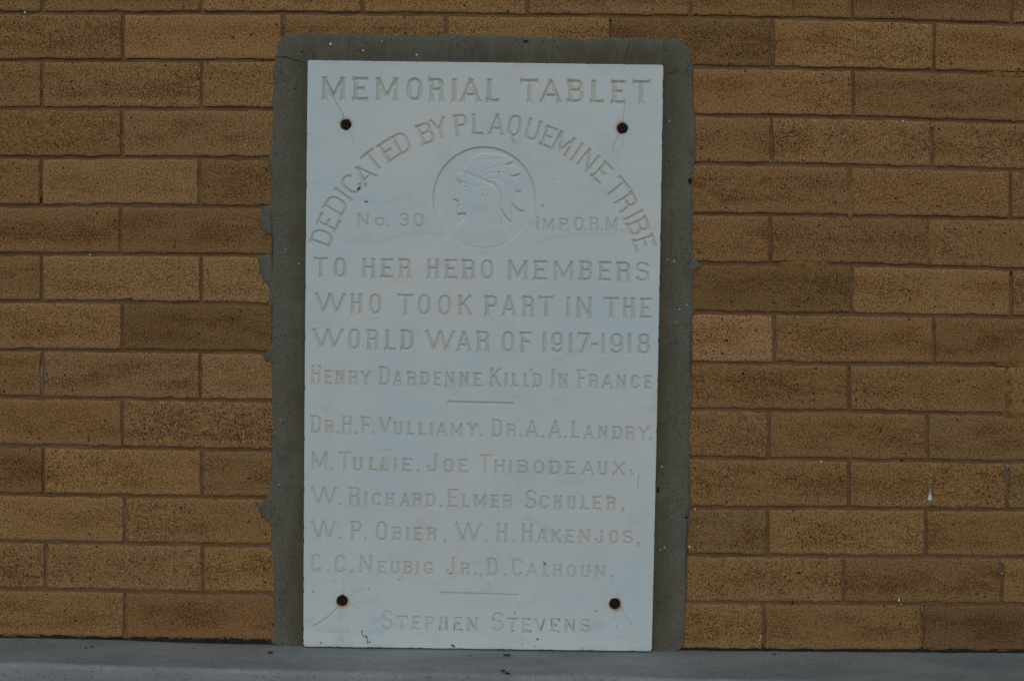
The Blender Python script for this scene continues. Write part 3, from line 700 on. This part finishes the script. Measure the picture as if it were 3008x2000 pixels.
line([(L, k1, "H 475 580, e 615 695, n 735 830, r 870 965, y 995 1100, | D 1190 1300, a 1340 1430, r 1480 1580, d 1620 1715, e 1760 1840, n 1880 1980, n 2030 2130, e 2175 2262"),
      (Rr, k1, "| K 135 255, i 290 325, l 365 440, l 485 560, ' 570, d 590 685, | I 785 812, n 858 955, | F 1050 1155, r 1175 1270, a 1310 1425, n 1465 1568, c 1615 1710, e 1755 1832")],
     ((913, 1130), (1914, 1145)), 57, 3.7, 42.5, .9)
line([(L, k1, "D 475 580, r 620 715, . 755, H 795 905, . 948, F 995 1100, . 1128, | V 1185 1315, u 1340 1435, l 1480 1560, l 1600 1680, i 1720 1750, a 1795 1895, m 1935 2065, y 2110 2220, . 2258"),
      (Rr, k1, "| D 160 270, r 315 415, . 462, A 515 640, . 690, A 755 885, . 935, | L 990 1075, a 1125 1220, n 1270 1370, d 1425 1525, r 1560 1660, y 1690 1805, . 1822")],
     ((913, 1274), (1912, 1294)), 53, 3.5, 40, .85)
line([(L, k1, "M 475 655, . 692, | T 765 890, u 915 1020, l 1080 1165, l 1210 1300, i 1345 1372, e 1430 1530, . 1600, | J 1685 1810, o 1860 1970, e 2020 2120"),
      (Rr, k1, "| T 30 150, h 182 300, i 335 370, b 425 540, o 595 710, d 760 880, e 930 1040, a 1100 1225, u 1265 1370, x 1425 1555, . 1630")],
     ((913, 1381.5), (1836, 1398)), 56, 3.5, 41, .85)
line([(L, k1, "W 475 745, . 785, | R 870 990, i 1035 1060, c 1115 1210, h 1255 1350, a 1410 1510, r 1540 1640, d 1680 1780, . 1840, | E 1905 2010, l 2055 2135, m 2175 2315"),
      (Rr, k1, "e 150 235, r 275 370, | S 505 625, c 655 755, h 810 895, u 950 1040, l 1090 1175, e 1215 1305, r 1360 1460, comma 1530")],
     ((913, 1484), (1810, 1500)), 56, 3.5, 41, .85)
line([(L, k1, "W 475 742, . 785, | P 890 1005, . 1048, | O 1155 1275, b 1330 1425, i 1475 1500, e 1550 1640, r 1690 1790, comma 1880, | W 1985 2260, . 2305"),
      (Rr, k1, "| H 205 325, . 393, | H 470 590, a 635 740, k 780 890, e 930 1020, n 1070 1190, j 1235 1335, o 1390 1485, s 1530 1635, comma 1690")],
     ((913, 1585), (1860, 1599)), 57, 3.5, 41, .85)
line([(L, k1, "C 475 580, . 655, | C 725 835, . 903, | N 980 1120, e 1170 1260, u 1310 1400, b 1445 1535, i 1580 1605, g 1655 1750, | J 1885 1990, r 2045 2135, . 2200, comma 2258"),
      (Rr, k1, "| D 110 220, . 300, | C 370 475, a 525 635, l 690 765, h 800 895, o 945 1040, u 1090 1190, n 1235 1345, . 1412")],
     ((913, 1681), (1780, 1699)), 54, 3.3, 38.5, .8)
line([(L, k2, "S 1220 1330, t 1375 1485, e 1535 1625, p 1675 1770, h 1825 1910, e 1975 2065, n 2115 2230"), (Rr, k2, "| S 160 285, t 320 435, e 475 575, v 610 730, e 780 875, n 925 1035, s 1085 1190")],
     ((1121, 1849), (1733, 1859)), 56, 3.2, 41, .8)
def rule(x0, y0, x1, y1, r):
    rg = region("divider_rule")
    ux = np.array([x1 - x0, y1 - y0], float); w = np.hypot(*ux); ux /= w
    G['_'] = [([(0, .5), (1, .5)], 's', 's')]
    carve('_', np.array([x0, y0 + r]), ux, w, 2 * r, r, rg, .8)
rule(1315, 1181.5, 1509, 1186, 4.2); rule(1293, 1740.5, 1520, 1747, 2.7)

# --- medallion: sunk disc with a low relief head
MC, MR = np.array([1422.0, 581.5]), 151.5
md = lambda a: (1220 + np.array(a, float)[..., 0] * .22962, 400 + np.array(a, float)[..., 1] * .22962)
def mpts(l): a = np.array(l, float); return np.stack(md(a), 1)
rs, cs = box(1255, 1590, 415, 750)
X, Y = GX[rs, cs], GY[rs, cs]
rad = np.hypot(X - MC[0], Y - MC[1])
fall = np.clip((MR - rad) / 4.0, 0, 1)
fade = np.exp(-((np.degrees(np.arctan2(Y - MC[1], X - MC[0])) - 45) / 38) ** 2) * 0.25      # shallower cut at the lower right
sunk = 0.0016 * fall * (1 - fade)
def poly_edt(l, K=40):
    P_ = mpts(l); m = inside(X.ravel(), Y.ravel(), P_).reshape(X.shape)
    return m, edt(m, Q, K)
HEAD = [(575, 600), (480, 795), (495, 825), (540, 835), (532, 885), (548, 905), (530, 930), (525, 988), (545, 1003), (640, 1000), (640, 1040), (590, 1085), (480, 1200), (450, 1255), (475, 1300), (600, 1378), (750, 1428), (890, 1440), (1040, 1425),
        (1180, 1370), (1265, 1322), (1180, 1220), (1110, 1150), (1092, 940), (1090, 760), (1000, 600), (860, 560), (610, 450), (560, 445), (515, 480), (515, 545)]
FEATH = [(600, 445), (640, 380), (690, 320), (760, 235), (870, 212), (1000, 212), (1140, 240), (1230, 290), (1250, 330), (1180, 367), (1270, 372), (1310, 420), (1342, 485), (1290, 508), (1240, 517), (1310, 560), (1340, 650), (1347, 710),
         (1300, 718), (1340, 780), (1370, 880), (1392, 962), (1340, 957), (1290, 930), (1240, 868), (1235, 1000), (1245, 1050), (1228, 1102), (1140, 1020), (1100, 940), (1092, 940), (1090, 760), (1000, 600), (860, 560), (610, 450)]
m1, d1 = poly_edt(HEAD); m2, d2 = poly_edt(FEATH)
lift = np.where(m1, 0.0010 * np.clip(d1 / 5, 0, 1) + 0.0006 * np.sqrt(np.clip(d1 / 45, 0, 1)), 0)
lift = lift * np.clip((1220 + 1250 * .22962 - X) / 34, 0, 1)
lift = np.maximum(lift, np.where(m2, 0.0009 * np.clip(d2 / 5, 0, 1) + 0.0003 * np.sqrt(np.clip(d2 / 40, 0, 1)), 0))
sm_ = lambda a: (np.roll(a, 1, 0) + np.roll(a, -1, 0) + np.roll(a, 1, 1) + np.roll(a, -1, 1) + 2 * a) / 6
body = sunk - np.minimum(lift, sunk * 0.97)
body = sm_(body) * 1.6
def groove(l, w, dep):
    P_ = mpts(l); global body
    best = np.full(X.shape, 1e9)
    for a, b in zip(P_[:-1], P_[1:]):
        d = b - a; t = np.clip(((X - a[0]) * d[0] + (Y - a[1]) * d[1]) / (d @ d), 0, 1)
        best = np.minimum(best, np.hypot(X - a[0] - t * d[0], Y - a[1] - t * d[1]))
    body = body + 1.5 * dep * np.clip(1 - best / w, 0, 1)
groove([(580, 465), (680, 500), (780, 555), (870, 580)], 3, .0008); groove([(600, 600), (700, 620), (760, 650), (830, 650)], 2.5, .0006)
groove([(620, 655), (650, 640), (680, 660), (695, 700)], 2.4, .0009); groove([(620, 690), (655, 710), (695, 700)], 2, .0007); groove([(600, 590), (680, 610)], 2, .0005)
groove([(540, 880), (575, 885), (605, 900)], 2, .0007); groove([(850, 745), (865, 770)], 4, .0012)
groove([(830, 720), (860, 690), (910, 695), (930, 730), (910, 800), (880, 840)], 2.4, .0006); groove([(845, 870), (840, 950), (835, 1020)], 2, .0005)
groove([(600, 500), (640, 540), (610, 545)], 2.5, .0005); groove([(680, 520), (700, 560), (660, 580)], 2, .0005); groove([(820, 580), (840, 600), (810, 640)], 2.4, .0006)
for i in range(11):                                   # hair
    f = i / 10.0
    groove([(900 + 60 * f, 575 + 20 * f), (960 + 120 * f, 640 + 10 * f), (950 + 150 * f, 800), (900 + 200 * f, 960), (840 + 250 * f, 1080 + 30 * f), (880 + 210 * f, 1140)], 1.8, .00042)
for i in range(5):
    groove([(960 + i * 35, 1050), (975 + i * 35, 1110), (1010 + i * 30, 1150)], 1.8, .0005)
groove([(1180, 365), (1100, 372), (960, 405), (860, 470)], 2.2, .0006); groove([(1240, 515), (1150, 480), (1050, 460), (950, 475), (880, 510)], 2.2, .0006)
groove([(1300, 716), (1230, 640), (1150, 580), (1040, 540), (930, 550)], 2.2, .0006); groove([(1240, 868), (1220, 760), (1180, 660), (1110, 590)], 2.2, .0006); groove([(1100, 940), (1092, 800), (1060, 680), (1000, 600)], 2.2, .0006)
groove([(720, 400), (860, 300), (1000, 285), (1180, 290)], 2.0, .0004); groove([(700, 330), (820, 305), (960, 300)], 1.8, .0003)
for l in ([(1170, 368), (1215, 362), (1250, 334)], [(1235, 516), (1290, 510), (1340, 487)], [(1298, 718), (1345, 714)], [(1240, 868), (1285, 930), (1335, 957), (1390, 965)], [(1100, 940), (1140, 1022), (1225, 1103)], [(545, 1004), (600, 1001), (636, 1001)], [(485, 815), (540, 838)]):
    groove(l, 3.4, .0013)
FACE = [(575, 560), (578, 610), (480, 795), (495, 822), (540, 835), (532, 885), (546, 905), (530, 930), (526, 988), (545, 1003), (636, 1001), (638, 1038)]
groove(FACE, 2.6, .0007); groove([(640, 1040), (590, 1085), (480, 1200), (450, 1255)], 2.2, .0005); groove([(520, 545), (515, 480), (560, 447), (605, 443), (640, 380), (690, 320), (760, 237)], 2.2, .0005)
stip = rng.normal(0, 1, X.shape); stip = sm_(stip) * .00022
body = np.where(rad < MR, np.maximum(body + np.where(m1 | m2, stip * .4, stip), 0) * fall, 0)
inn_ = rad < MR
DEP[rs, cs] = np.where(inn_, np.maximum(body, 0), DEP[rs, cs])
rm = region("medallion", "round sunk medallion under the arched line"); rh = region("portrait_head", "low relief head in profile facing left"); rf = region("feather_headdress", "swept back feathers of the carved head")
REG[rs, cs] = np.where(inn_, np.where(m2, rf, np.where(m1, rh, rm)), REG[rs, cs])

# --- softened edges of the cuts, uneven hand-dressed face
def soften(a):
    b = a.copy(); b[1:-1, 1:-1] = (a[:-2, 1:-1] + a[2:, 1:-1] + a[1:-1, :-2] + a[1:-1, 2:] + 3 * a[1:-1, 1:-1]) / 7; return b
DEP = soften(soften(DEP))
BOLTS = [(1016, 367, 15.0), (1828.5, 377.5, 15.2), (1005, 1763.7, 15.6), (1806, 1773, 15.6)]
for bx_, by_, r in BOLTS:
    rs, cs = box(bx_ - 30, bx_ + 30, by_ - 30, by_ + 30)
    d = np.hypot(GX[rs, cs] - bx_, GY[rs, cs] - by_); ang = np.arctan2(GY[rs, cs] - by_, GX[rs, cs] - bx_)
    d = d + .7 * np.sin(ang * 5 + bx_) + .5 * np.sin(ang * 9)
    DEP[rs, cs] = np.maximum(DEP[rs, cs], 0.006 * np.clip((r - d) / 2.2 + .3, 0, 1)); REG[rs, cs] = np.where(d < r + 2, 0, REG[rs, cs])
DEP += 0.00025 * np.sin(GX * .011 + 1) * np.sin(GY * .008) + 0.00012 * np.sin(GX * .034) * np.cos(GY * .029 + 2)
# --- worn arris and sides
ed = np.minimum(np.minimum(S * 1047, (1 - S) * 1047), np.minimum(T * 1723, (1 - T) * 1723))
cxr = np.minimum(S * 1047, (1 - S) * 1047); cyr = np.minimum(T * 1723, (1 - T) * 1723); RC = 9.0
ed = np.where((cxr < RC) & (cyr < RC), RC - np.hypot(RC - cxr, RC - cyr), ed)
wobb = 0.5 * np.sin(GX * .05) + .5 * np.sin(GY * .043) + .35 * np.sin(GX * .21 + GY * .17)
ed = ed + wobb * .7
tt = np.clip(ed / 3.2, 0, 1)
DEP += np.where(ed < 3.2, 0.0018 * (1 - np.sqrt(np.clip(1 - (1 - tt) ** 2, 0, 1))), 0)
DEP = np.where(ed < 0, 0.016, DEP)

# --- stains
def seg_dist(x, y, pts):
    best = np.full(x.shape, 1e9)
    for a, b in zip(pts[:-1], pts[1:]):
        a, b = np.array(a, float), np.array(b, float); d = b - a
        t = np.clip(((x - a[0]) * d[0] + (y - a[1]) * d[1]) / max(d @ d, 1e-9), 0, 1)
        best = np.minimum(best, np.hypot(x - a[0] - t * d[0], y - a[1] - t * d[1]))
    return best
def over(rs, cs, al, col):
    a0 = STA[rs, cs]; na = al + a0 * (1 - al)
    STC[rs, cs] = np.where(na[..., None] > 1e-5, (np.array(col) * al[..., None] + STC[rs, cs] * (a0 * (1 - al))[..., None]) / np.maximum(na, 1e-5)[..., None], STC[rs, cs]); STA[rs, cs] = na
def stain(pts, w, col, a, soft=1.0, cut=0.0):
    p = np.array(pts, float); m = w + soft + 3
    rs, cs = box(p[:, 0].min() - m, p[:, 0].max() + m, p[:, 1].min() - m, p[:, 1].max() + m)
    x, y = GX[rs, cs], GY[rs, cs]; d = seg_dist(x, y, pts)
    al = a * np.clip((w + soft - d) / (2 * soft), 0, 1); over(rs, cs, al.astype(np.float32), col)
    if cut: DEP[rs, cs] += cut * np.clip((w + soft - d) / (2 * soft), 0, 1)
def wiggle(pts, n=6, amp=.8):
    out = []
    for a, b in zip(pts[:-1], pts[1:]):
        for i in range(n): 
            f = i / n; out.append((a[0] + (b[0] - a[0]) * f + random.uniform(-amp, amp), a[1] + (b[1] - a[1]) * f + random.uniform(-amp, amp)))
    out.append(pts[-1]); return out
DK = (.055, .042, .032); BRN = (.12, .075, .04); RST = (.30, .13, .03)
for pts, w, a in [([(973, 259), (979, 286), (989, 304), (1000, 324), (1008, 338), (1011, 349)], .75, .85), ([(1022, 382), (1032, 397), (1041, 421)], .5, .7),
        ([(1835, 302), (1833, 321), (1831, 349), (1828, 363)], .55, .8), ([(1819, 394), (1807, 417), (1804, 428), (1798, 448)], .6, .75), ([(1843, 386), (1866, 403)], .4, .3),
        ([(995, 1779), (973, 1800), (953, 1818), (920, 1836)], .9, .75), ([(1009, 1746), (1011, 1718), (1006, 1698)], .5, .55), ([(1023, 1752), (1048, 1737), (1068, 1726)], .6, .5), ([(1026, 1775), (1057, 1786)], .6, .4), ([(894, 1822), (920, 1814)], .9, .35),
        ([(1820, 1785), (1835, 1800), (1847, 1818), (1856, 1832)], .6, .7), ([(1813, 1756), (1816, 1731)], .5, .55), ([(1790, 1782), (1752, 1793)], .4, .25)]:
    stain(wiggle(pts), w, BRN, a, .8, .0004)
for bx_, by_, r in BOLTS:                              # rust bled from the bolts
    rs, cs = box(bx_ - 60, bx_ + 60, by_ - 60, by_ + 60); x, y = GX[rs, cs] - bx_, GY[rs, cs] - by_
    d = np.hypot(x, y); an = np.arctan2(y, x); ph = bx_ * .013 + by_ * .007
    ext = 7.5 + 4 * np.sin(an + ph * 3) + 1.6 * np.sin(3 * an + ph) + 1.2 * np.sin(7 * an + ph)
    over(rs, cs, (.24 * np.clip(1 - (d - r) / 34, 0, 1) ** 2).astype(np.float32), (.62, .50, .36))
    over(rs, cs, (.85 * np.clip(1 - (d - r) / np.maximum(ext, 1.5), 0, 1) ** 1.3).astype(np.float32), (.34, .17, .045))
    over(rs, cs, (.97 * np.clip((r + .8 - d) / 1.6, 0, 1)).astype(np.float32), (.03, .013, .008))
for x, y, r, a in [(921, 1736, 2, .9), (1174.5, 1702, 2, .85), (1083, 1728, 1.6, .7), (942, 1887, 2.6, .85), (1019, 1855, 1.5, .8), (1579, 1876, 3, .9), (1535, 1891, 1.6, .8), (1572, 1897, 1.6, .8), (1710, 1902, 2, .8), (1750, 1793, 2.2, .75),
        (1811, 1839, 1.8, .6), (1446, 1818, 1.5, .7), (1738, 1675, 1.6, .8), (1593.6, 603.5, 2.2, .95), (1627, 526, 2.6, .35), (1289, 242, 1.8, .8), (1807, 1811, 1.2, .6), (1357, 1417, 1.3, .7), (1732, 934, 1.3, .6), (1121, 1368, 2, .75), (1465, 505, 3, .4),
        (1204, 1142, 1.2, .5), (1051, 1151, 1.2, .5), (1325, 1684, 1.8, .8), (1908, 1690, 1.6, .6), (1434, 1714, 1.2, .5), (1435, 1712, 1.3, .5), (1228, 1795, 1.4, .5), (1780, 1804, 1.2, .5), (1905, 1910, 1.2, .5), (1366, 513, 1.5, .5)]:
    stain([(x - .5, y), (x + .5, y + .3)], r, DK, a, .8)
for pts, w, a in [([(1056, 552), (1052, 556)], 3.2, .95), ([(1073, 593), (1079, 593)], 2.4, .9), ([(1328, 1894), (1334, 1898)], 3, .95), ([(1597, 1651), (1602, 1656)], 2, .95), ([(1854, 1378), (1851, 1385)], 1, .9), ([(1876, 1390), (1875, 1412), (1874, 1431)], .6, .75), ([(1513, 1796), (1510, 1804)], 1, .8),
        ([(1062, 1852), (1064, 1862), (1068, 1869), (1076, 1867), (1078, 1872), (1074, 1870), (1080, 1879), (1079, 1887)], 1.1, .95), ([(1088, 1882), (1084, 1887)], 1.8, .9), ([(1063, 1852), (1064, 1854)], 2, .9), ([(1077, 1868), (1078, 1870)], 1.8, .9), ([(1079, 1885), (1079, 1888)], 1.6, .9),
        ([(1292, 1838), (1292, 1850)], 1.1, .8), ([(1313, 1816), (1312, 1849)], 1.0, .8), ([(1334, 1830), (1335, 1850)], 1, .7), ([(1346, 1831), (1348, 1829)], 1.8, .8), ([(1357, 1848), (1356, 1850)], 1.6, .8), ([(1382, 1824), (1392, 1842)], .9, .7), ([(1373, 1847), (1378, 1851)], 1, .6), ([(1222, 1829), (1226, 1829)], 1.3, .6),
        ([(1598, 1822), (1589, 1850)], 1.3, .9), ([(1619, 1818), (1621, 1840)], 1.1, .8), ([(1642, 1818), (1643, 1823)], 1.4, .85), ([(1632, 1836), (1634, 1840)], 1.1, .8), ([(1640, 1856), (1643, 1858)], 1.2, .8), ([(1661, 1832), (1662, 1838)], 1, .8), ([(1685, 1825), (1685, 1853)], .9, .7), ([(1669, 1830), (1678, 1844)], .9, .7),
        ([(1495, 1816), (1518, 1817)], .9, .55), ([(1504, 1850), (1507, 1854)], 1.4, .7), ([(1535, 1855), (1556, 1855)], 1, .45), ([(1550, 1817), (1555, 1818)], 1.3, .7), ([(1718, 1838), (1724, 1838)], 1, .6), ([(1558, 1855), (1559, 1853)], 1.4, .7)]:
    stain(pts, w, DK, a, .7)
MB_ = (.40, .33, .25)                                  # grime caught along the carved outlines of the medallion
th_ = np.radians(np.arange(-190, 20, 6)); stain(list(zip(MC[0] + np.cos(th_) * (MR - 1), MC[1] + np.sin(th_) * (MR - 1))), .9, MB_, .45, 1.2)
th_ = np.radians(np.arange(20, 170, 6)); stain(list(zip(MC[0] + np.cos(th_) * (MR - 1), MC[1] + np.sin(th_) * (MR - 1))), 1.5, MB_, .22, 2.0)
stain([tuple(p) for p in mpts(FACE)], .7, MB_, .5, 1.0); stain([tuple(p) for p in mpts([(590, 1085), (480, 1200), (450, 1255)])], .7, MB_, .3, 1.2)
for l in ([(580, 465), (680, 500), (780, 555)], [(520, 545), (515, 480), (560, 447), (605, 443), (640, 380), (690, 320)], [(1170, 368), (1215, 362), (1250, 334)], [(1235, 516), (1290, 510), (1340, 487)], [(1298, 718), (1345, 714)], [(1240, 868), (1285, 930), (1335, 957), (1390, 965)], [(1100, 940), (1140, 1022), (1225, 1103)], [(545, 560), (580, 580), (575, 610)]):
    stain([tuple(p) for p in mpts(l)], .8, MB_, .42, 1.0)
for x, y, l in [(1016, 384, 26), (1829, 395, 34), (1003, 1782, 46), (1807, 1791, 22)]:     # thin rust runs under the bolts
    stain(wiggle([(x, y), (x + 1, y + l * .5), (x - 1, y + l)], 3, 1), 2.2, (.52, .36, .20), .20, 2.6)
VB = (.47, .53, .60)
for pts, w, a in [([(1015, 713), (1105, 713), (1150, 700), (1200, 688), (1260, 682), (1300, 690)], 5, .28), ([(1330, 690), (1400, 700), (1480, 690)], 12, .12), ([(1580, 715), (1610, 699), (1680, 688), (1770, 688), (1840, 682), (1930, 668)], 5, .24), ([(1680, 640), (1740, 590), (1800, 570)], 14, .10),
        ([(1040, 975), (1060, 955), (1110, 930)], 3, .28), ([(955, 945), (990, 950), (1040, 955)], 9, .10), ([(1490, 570), (1540, 540), (1580, 540)], 16, .08), ([(1745, 450), (1760, 432)], 4, .25), ([(1540, 470), (1555, 455)], 3, .3), ([(1505, 545), (1560, 500), (1640, 470)], 10, .10),
        ([(985, 1703), (975, 1706)], 4, .25), ([(1110, 1765), (1095, 1758), (1080, 1768), (1035, 1772)], 4, .25), ([(1090, 1828), (1120, 1815)], 7, .2), ([(1596, 1331), (1602, 1331)], 2, .45), ([(1500, 1390), (1540, 1380)], 8, .12), ([(1865, 1535), (1890, 1525)], 3, .25), ([(1395, 1455), (1440, 1466)], 9, .14), ([(1010, 400), (940, 430)], 16, .06)]:
    stain(wiggle(pts, 3, 2), w, VB, a, w * .9)
for pts, w, a in [([(1116, 1378), (1118, 1360)], 5, .6), ([(1140, 1345), (1138, 1372)], 5, .4), ([(1150, 1316), (1148, 1322)], 3, .4), ([(1767, 397), (1772, 397)], 8, .28), ([(1776, 440), (1780, 444)], 10, .22), ([(1786, 470), (1806, 450)], 8, .16), ([(1125, 1210), (1145, 1230)], 9, .14), ([(1005, 1860), (990, 1875)], 8, .22), ([(1006, 1795), (1000, 1812)], 12, .2),
        ([(1130, 815), (1200, 822)], 10, .16), ([(1150, 1080), (1160, 1090)], 12, .14), ([(1160, 1830), (1168, 1836)], 5, .3), ([(1268, 1868), (1280, 1880)], 8, .2), ([(1690, 820), (1800, 826)], 10, .10), ([(1440, 1040), (1480, 1050)], 14, .10)]:
    stain(wiggle(pts, 3, 1), w, (.66, .52, .33), a, w * .9)
for x0, x1, a in [(905, 1035, .22), (1035, 1185, .34), (1190, 1420, .20), (1500, 1690, .30), (1720, 1770, .36), (1800, 1945, .24)]:      # weathered top margin with clean gaps
    stain([(x0 + 14, 182 + .0134 * (x0 - 905)), (x1 - 14, 182 + .0134 * (x1 - 905))], 7, (.60, .535, .51), a, 7)
for x0, x1, a in [(900, 990, .3), (990, 1030, .4), (1090, 1150, .25), (1400, 1520, .2), (1700, 1780, .25), (1850, 1915, .35)]:
    stain([(x0, 1897 + .013 * (x0 - 895)), (x1, 1897 + .013 * (x1 - 895))], 6, (.44, .43, .40), a, 9)
stain([(1000, 1872), (1008, 1880)], 5, (.42, .41, .39), .35, 5); stain([(1085, 1690), (1030, 1740)], 3, (.55, .56, .56), .12, 4)

# --- split the field into slab, inscriptions, medallion...
PB = W(GX, GY, yT); PB[..., 1] += DEP
ex, ey = (GX[0, -1] - GX[0, 0]) / (nu - 1) * MPP, (GY[-1, 0] - GY[0, 0]) / (nvv - 1) * MPP
dz, dx = np.gradient(DEP); NR = np.stack([dx / ex, -np.ones_like(DEP), -dz / ey], -1); NR /= np.linalg.norm(NR, axis=-1, keepdims=True)
idx = np.arange(GX.size).reshape(GX.shape)
quads = np.stack([idx[1:, :-1], idx[1:, 1:], idx[:-1, 1:], idx[:-1, :-1]], -1).reshape(-1, 4)
qreg = np.maximum(np.maximum(REG[1:, :-1], REG[1:, 1:]), np.maximum(REG[:-1, 1:], REG[:-1, :-1])).ravel()
PBf, NRf = PB.reshape(-1, 3), NR.reshape(-1, 3); STf = np.concatenate([STC.reshape(-1, 3), STA.reshape(-1, 1)], 1)
tbase = W(1402, 1906, 0.0); tablet = empty("memorial_tablet", (float(tbase[0]), 0.0, float(tbase[2])))
tag(tablet, "white marble memorial tablet with carved inscription, four rusty bolts and a medallion", "memorial tablet")
def sub(rid, name, parent):
    qs = quads[qreg == rid]; u, inv = np.unique(qs, return_inverse=True)
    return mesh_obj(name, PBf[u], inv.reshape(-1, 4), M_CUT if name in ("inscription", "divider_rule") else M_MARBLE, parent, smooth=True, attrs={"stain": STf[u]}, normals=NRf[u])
sub(0, "slab", tablet)
med = None
for rid, name, label in PARTS:
    o_ = sub(rid, name, med if name in ("portrait_head", "feather_headdress") else tablet)
    if label: o_["label"] = label
    if name == "medallion": med = o_

# --- bolts: slotted heads sunk in their holes
def bolt(bx_, by_, r, ang):
    n = 28; th = np.linspace(0, 2 * math.pi, n, endpoint=False); rings = []
    for s, dpt in ((1.0, .007), (.98, .0024), (.9, .0014), (.5, .0009), (.12, .0008)):
        p = W(bx_ + np.cos(th) * r * .93 * s, by_ + np.sin(th) * r * .93 * s, yT + dpt)
        lat = -np.sin(ang) * np.cos(th) * s + np.cos(ang) * np.sin(th) * s
        p[:, 1] += np.where((np.abs(lat) < .13) & (s < .95), .0012, 0) + rng.normal(0, .00015, n); rings.append(p)
    Vv = np.concatenate(rings); fs = []
    for k in range(4):
        for i in range(n):
            j = (i + 1) % n; fs.append((k * n + i, k * n + j, (k + 1) * n + j, (k + 1) * n + i))
    fs.append(tuple(range(4 * n, 5 * n)))
    o_ = mesh_obj("bolt", Vv, fs, M_RUST, tablet, smooth=False); return o_
for (bx_, by_, r), a in zip(BOLTS, (.4, .9, 1.2, 1.55)): bolt(bx_, by_, r, a)

# ------------------------------------------------------------------ concrete ledge
ZL = 0.0
d0 = onledge(1504, 1983, -0.002)[1]                    # front arris
ledge = empty("concrete_ledge", (0, 0, 0))
xs = np.linspace(-4.4, 4.7, 1500)
prof = [(0.03, 0.0, 0)] + [(-t * (-(d0 + .010)) , -0.002 * t, 0) for t in np.linspace(0.05, 1, 26)]
prof = [(0.03, 0.0, 0.0)] + [((d0 + .010) * t, -0.002 * t, 0.25 * max(0, (t - .8) / .2)) for t in np.linspace(0.0, 1, 26)]
for a in np.linspace(12, 90, 7): prof.append((d0 + .010 - .010 * math.sin(math.radians(a)), -.002 - .010 * (1 - math.cos(math.radians(a))), .25 + .75 * a / 90))
prof += [(d0, -.012 - t, 1.0) for t in (.01, .02, .03, .045, .07, .12)] + [(d0 + .02, -.14, 1.0), (d0 + .02, -.62, 1.0)]
prof = np.array(prof)
XX, KK = np.meshgrid(xs, np.arange(len(prof)))
Pl = np.stack([XX, prof[KK, 0], prof[KK, 1]], -1)
g1 = smooth_noise(len(xs), 14, .0012, rng) + smooth_noise(len(xs), 4, .0007, rng) 
k_ed = np.clip((np.arange(len(prof)) - 20) / 8.0, 0, 1)
tf = np.clip(prof[KK, 0] / d0, 0, 1)
Pl[..., 2] += 0.0058 * np.minimum(XX ** 2, 1.3) * (1 - tf)            # settled a little in the middle, twisted a little along its length
Pl[..., 1] -= 0.0215 * np.clip(XX, -1.5, 1.5) * tf
Pl[..., 1] += g1[None, :] * k_ed[:, None]
Pl[..., 2] += (rng.normal(0, .00018, XX.shape) + (smooth_noise(len(xs), 40, .0006, rng))[None, :]) * np.where(np.arange(len(prof)) < 34, 1, 0)[:, None]
idg = np.arange(XX.size).reshape(XX.shape)
q = np.stack([idg[1:, :-1], idg[1:, 1:], idg[:-1, 1:], idg[:-1, :-1]], -1).reshape(-1, 4)
tone = np.repeat(prof[KK, 2].reshape(-1, 1), 3, 1)
mesh_obj("ledge_block", Pl.reshape(-1, 3), q, M_LEDGE, ledge, attrs={"ledge_tone": tone})
tag(ledge, "grey concrete ledge along the foot of the brick wall", "ledge")

# ------------------------------------------------------------------ ground
gp = np.array([(-60, -80, -.6), (60, -80, -.6), (60, .1, -.6), (-60, .1, -.6)])
tag(mesh_obj("pavement", gp, [(0, 1, 2, 3)], M_GROUND, smooth=False), kind="structure")

# ------------------------------------------------------------------ litter on the ledge
def scrap(name, u, v, lx, ly, curl, ang, mat, label, cat):
    p0 = onledge(u, v, .001); n, m = 9, 5; Vv, fs = [], []
    for i in range(n):
        f = i / (n - 1) * 2 - 1
        for j in range(m):
            g_ = j / (m - 1) * 2 - 1
            wd = ly * math.sqrt(max(0, 1 - f * f)) * (1 + .2 * math.sin(5 * f)) + .0002
            x, y = f * lx, g_ * wd; z = curl * (f * f * .7 + g_ * g_ * .5) + .0006
            Vv.append((x * math.cos(ang) - y * math.sin(ang), x * math.sin(ang) + y * math.cos(ang), z))
    k = len(Vv); Vv += [(a, b, c - .0006) for a, b, c in Vv]
    for i in range(n - 1):
        for j in range(m - 1):
            a = i * m + j; fs += [(a, a + m, a + m + 1, a + 1), (k + a + 1, k + a + m + 1, k + a + m, k + a)]
    for i in range(n - 1): fs += [(i * m, k + i * m, k + i * m + m, i * m + m), (i * m + m - 1, i * m + 2 * m - 1, k + i * m + 2 * m - 1, k + i * m + m - 1)]
    o_ = mesh_obj(name, Vv, fs, mat); o_.location = p0; tag(o_, label, cat)
scrap("leaf_scrap", 262, 1905, .0075, .0055, .004, .5, M_LEAF, "small reddish brown leaf scrap on the ledge left of the tablet", "leaf")
scrap("bark_chip", 794, 1917, .0052, .0030, .002, .6, M_TWIG, "dark slanting bark chip on the ledge below the left side of the cement border", "chip")
scrap("bark_chip", 1489, 1924, .0075, .0030, .0015, .1, M_TWIG, "dark flat bark chip on the ledge just under the middle of the tablet", "chip")
scrap("bark_chip", 1478, 1971, .0040, .0045, .002, .2, M_TWIG, "dark round bark chip at the ledge's front edge, left of a touching pair", "chip")
scrap("bark_chip", 1491, 1979, .0050, .0040, .002, -.5, M_TWIG, "dark pointed bark chip at the ledge's front edge, right of a touching pair", "chip")
scrap("bark_chip", 2275, 1922, .0035, .0022, .001, -.4, M_TWIG, "tiny dark bark chip on the ledge right of the cement border", "chip")
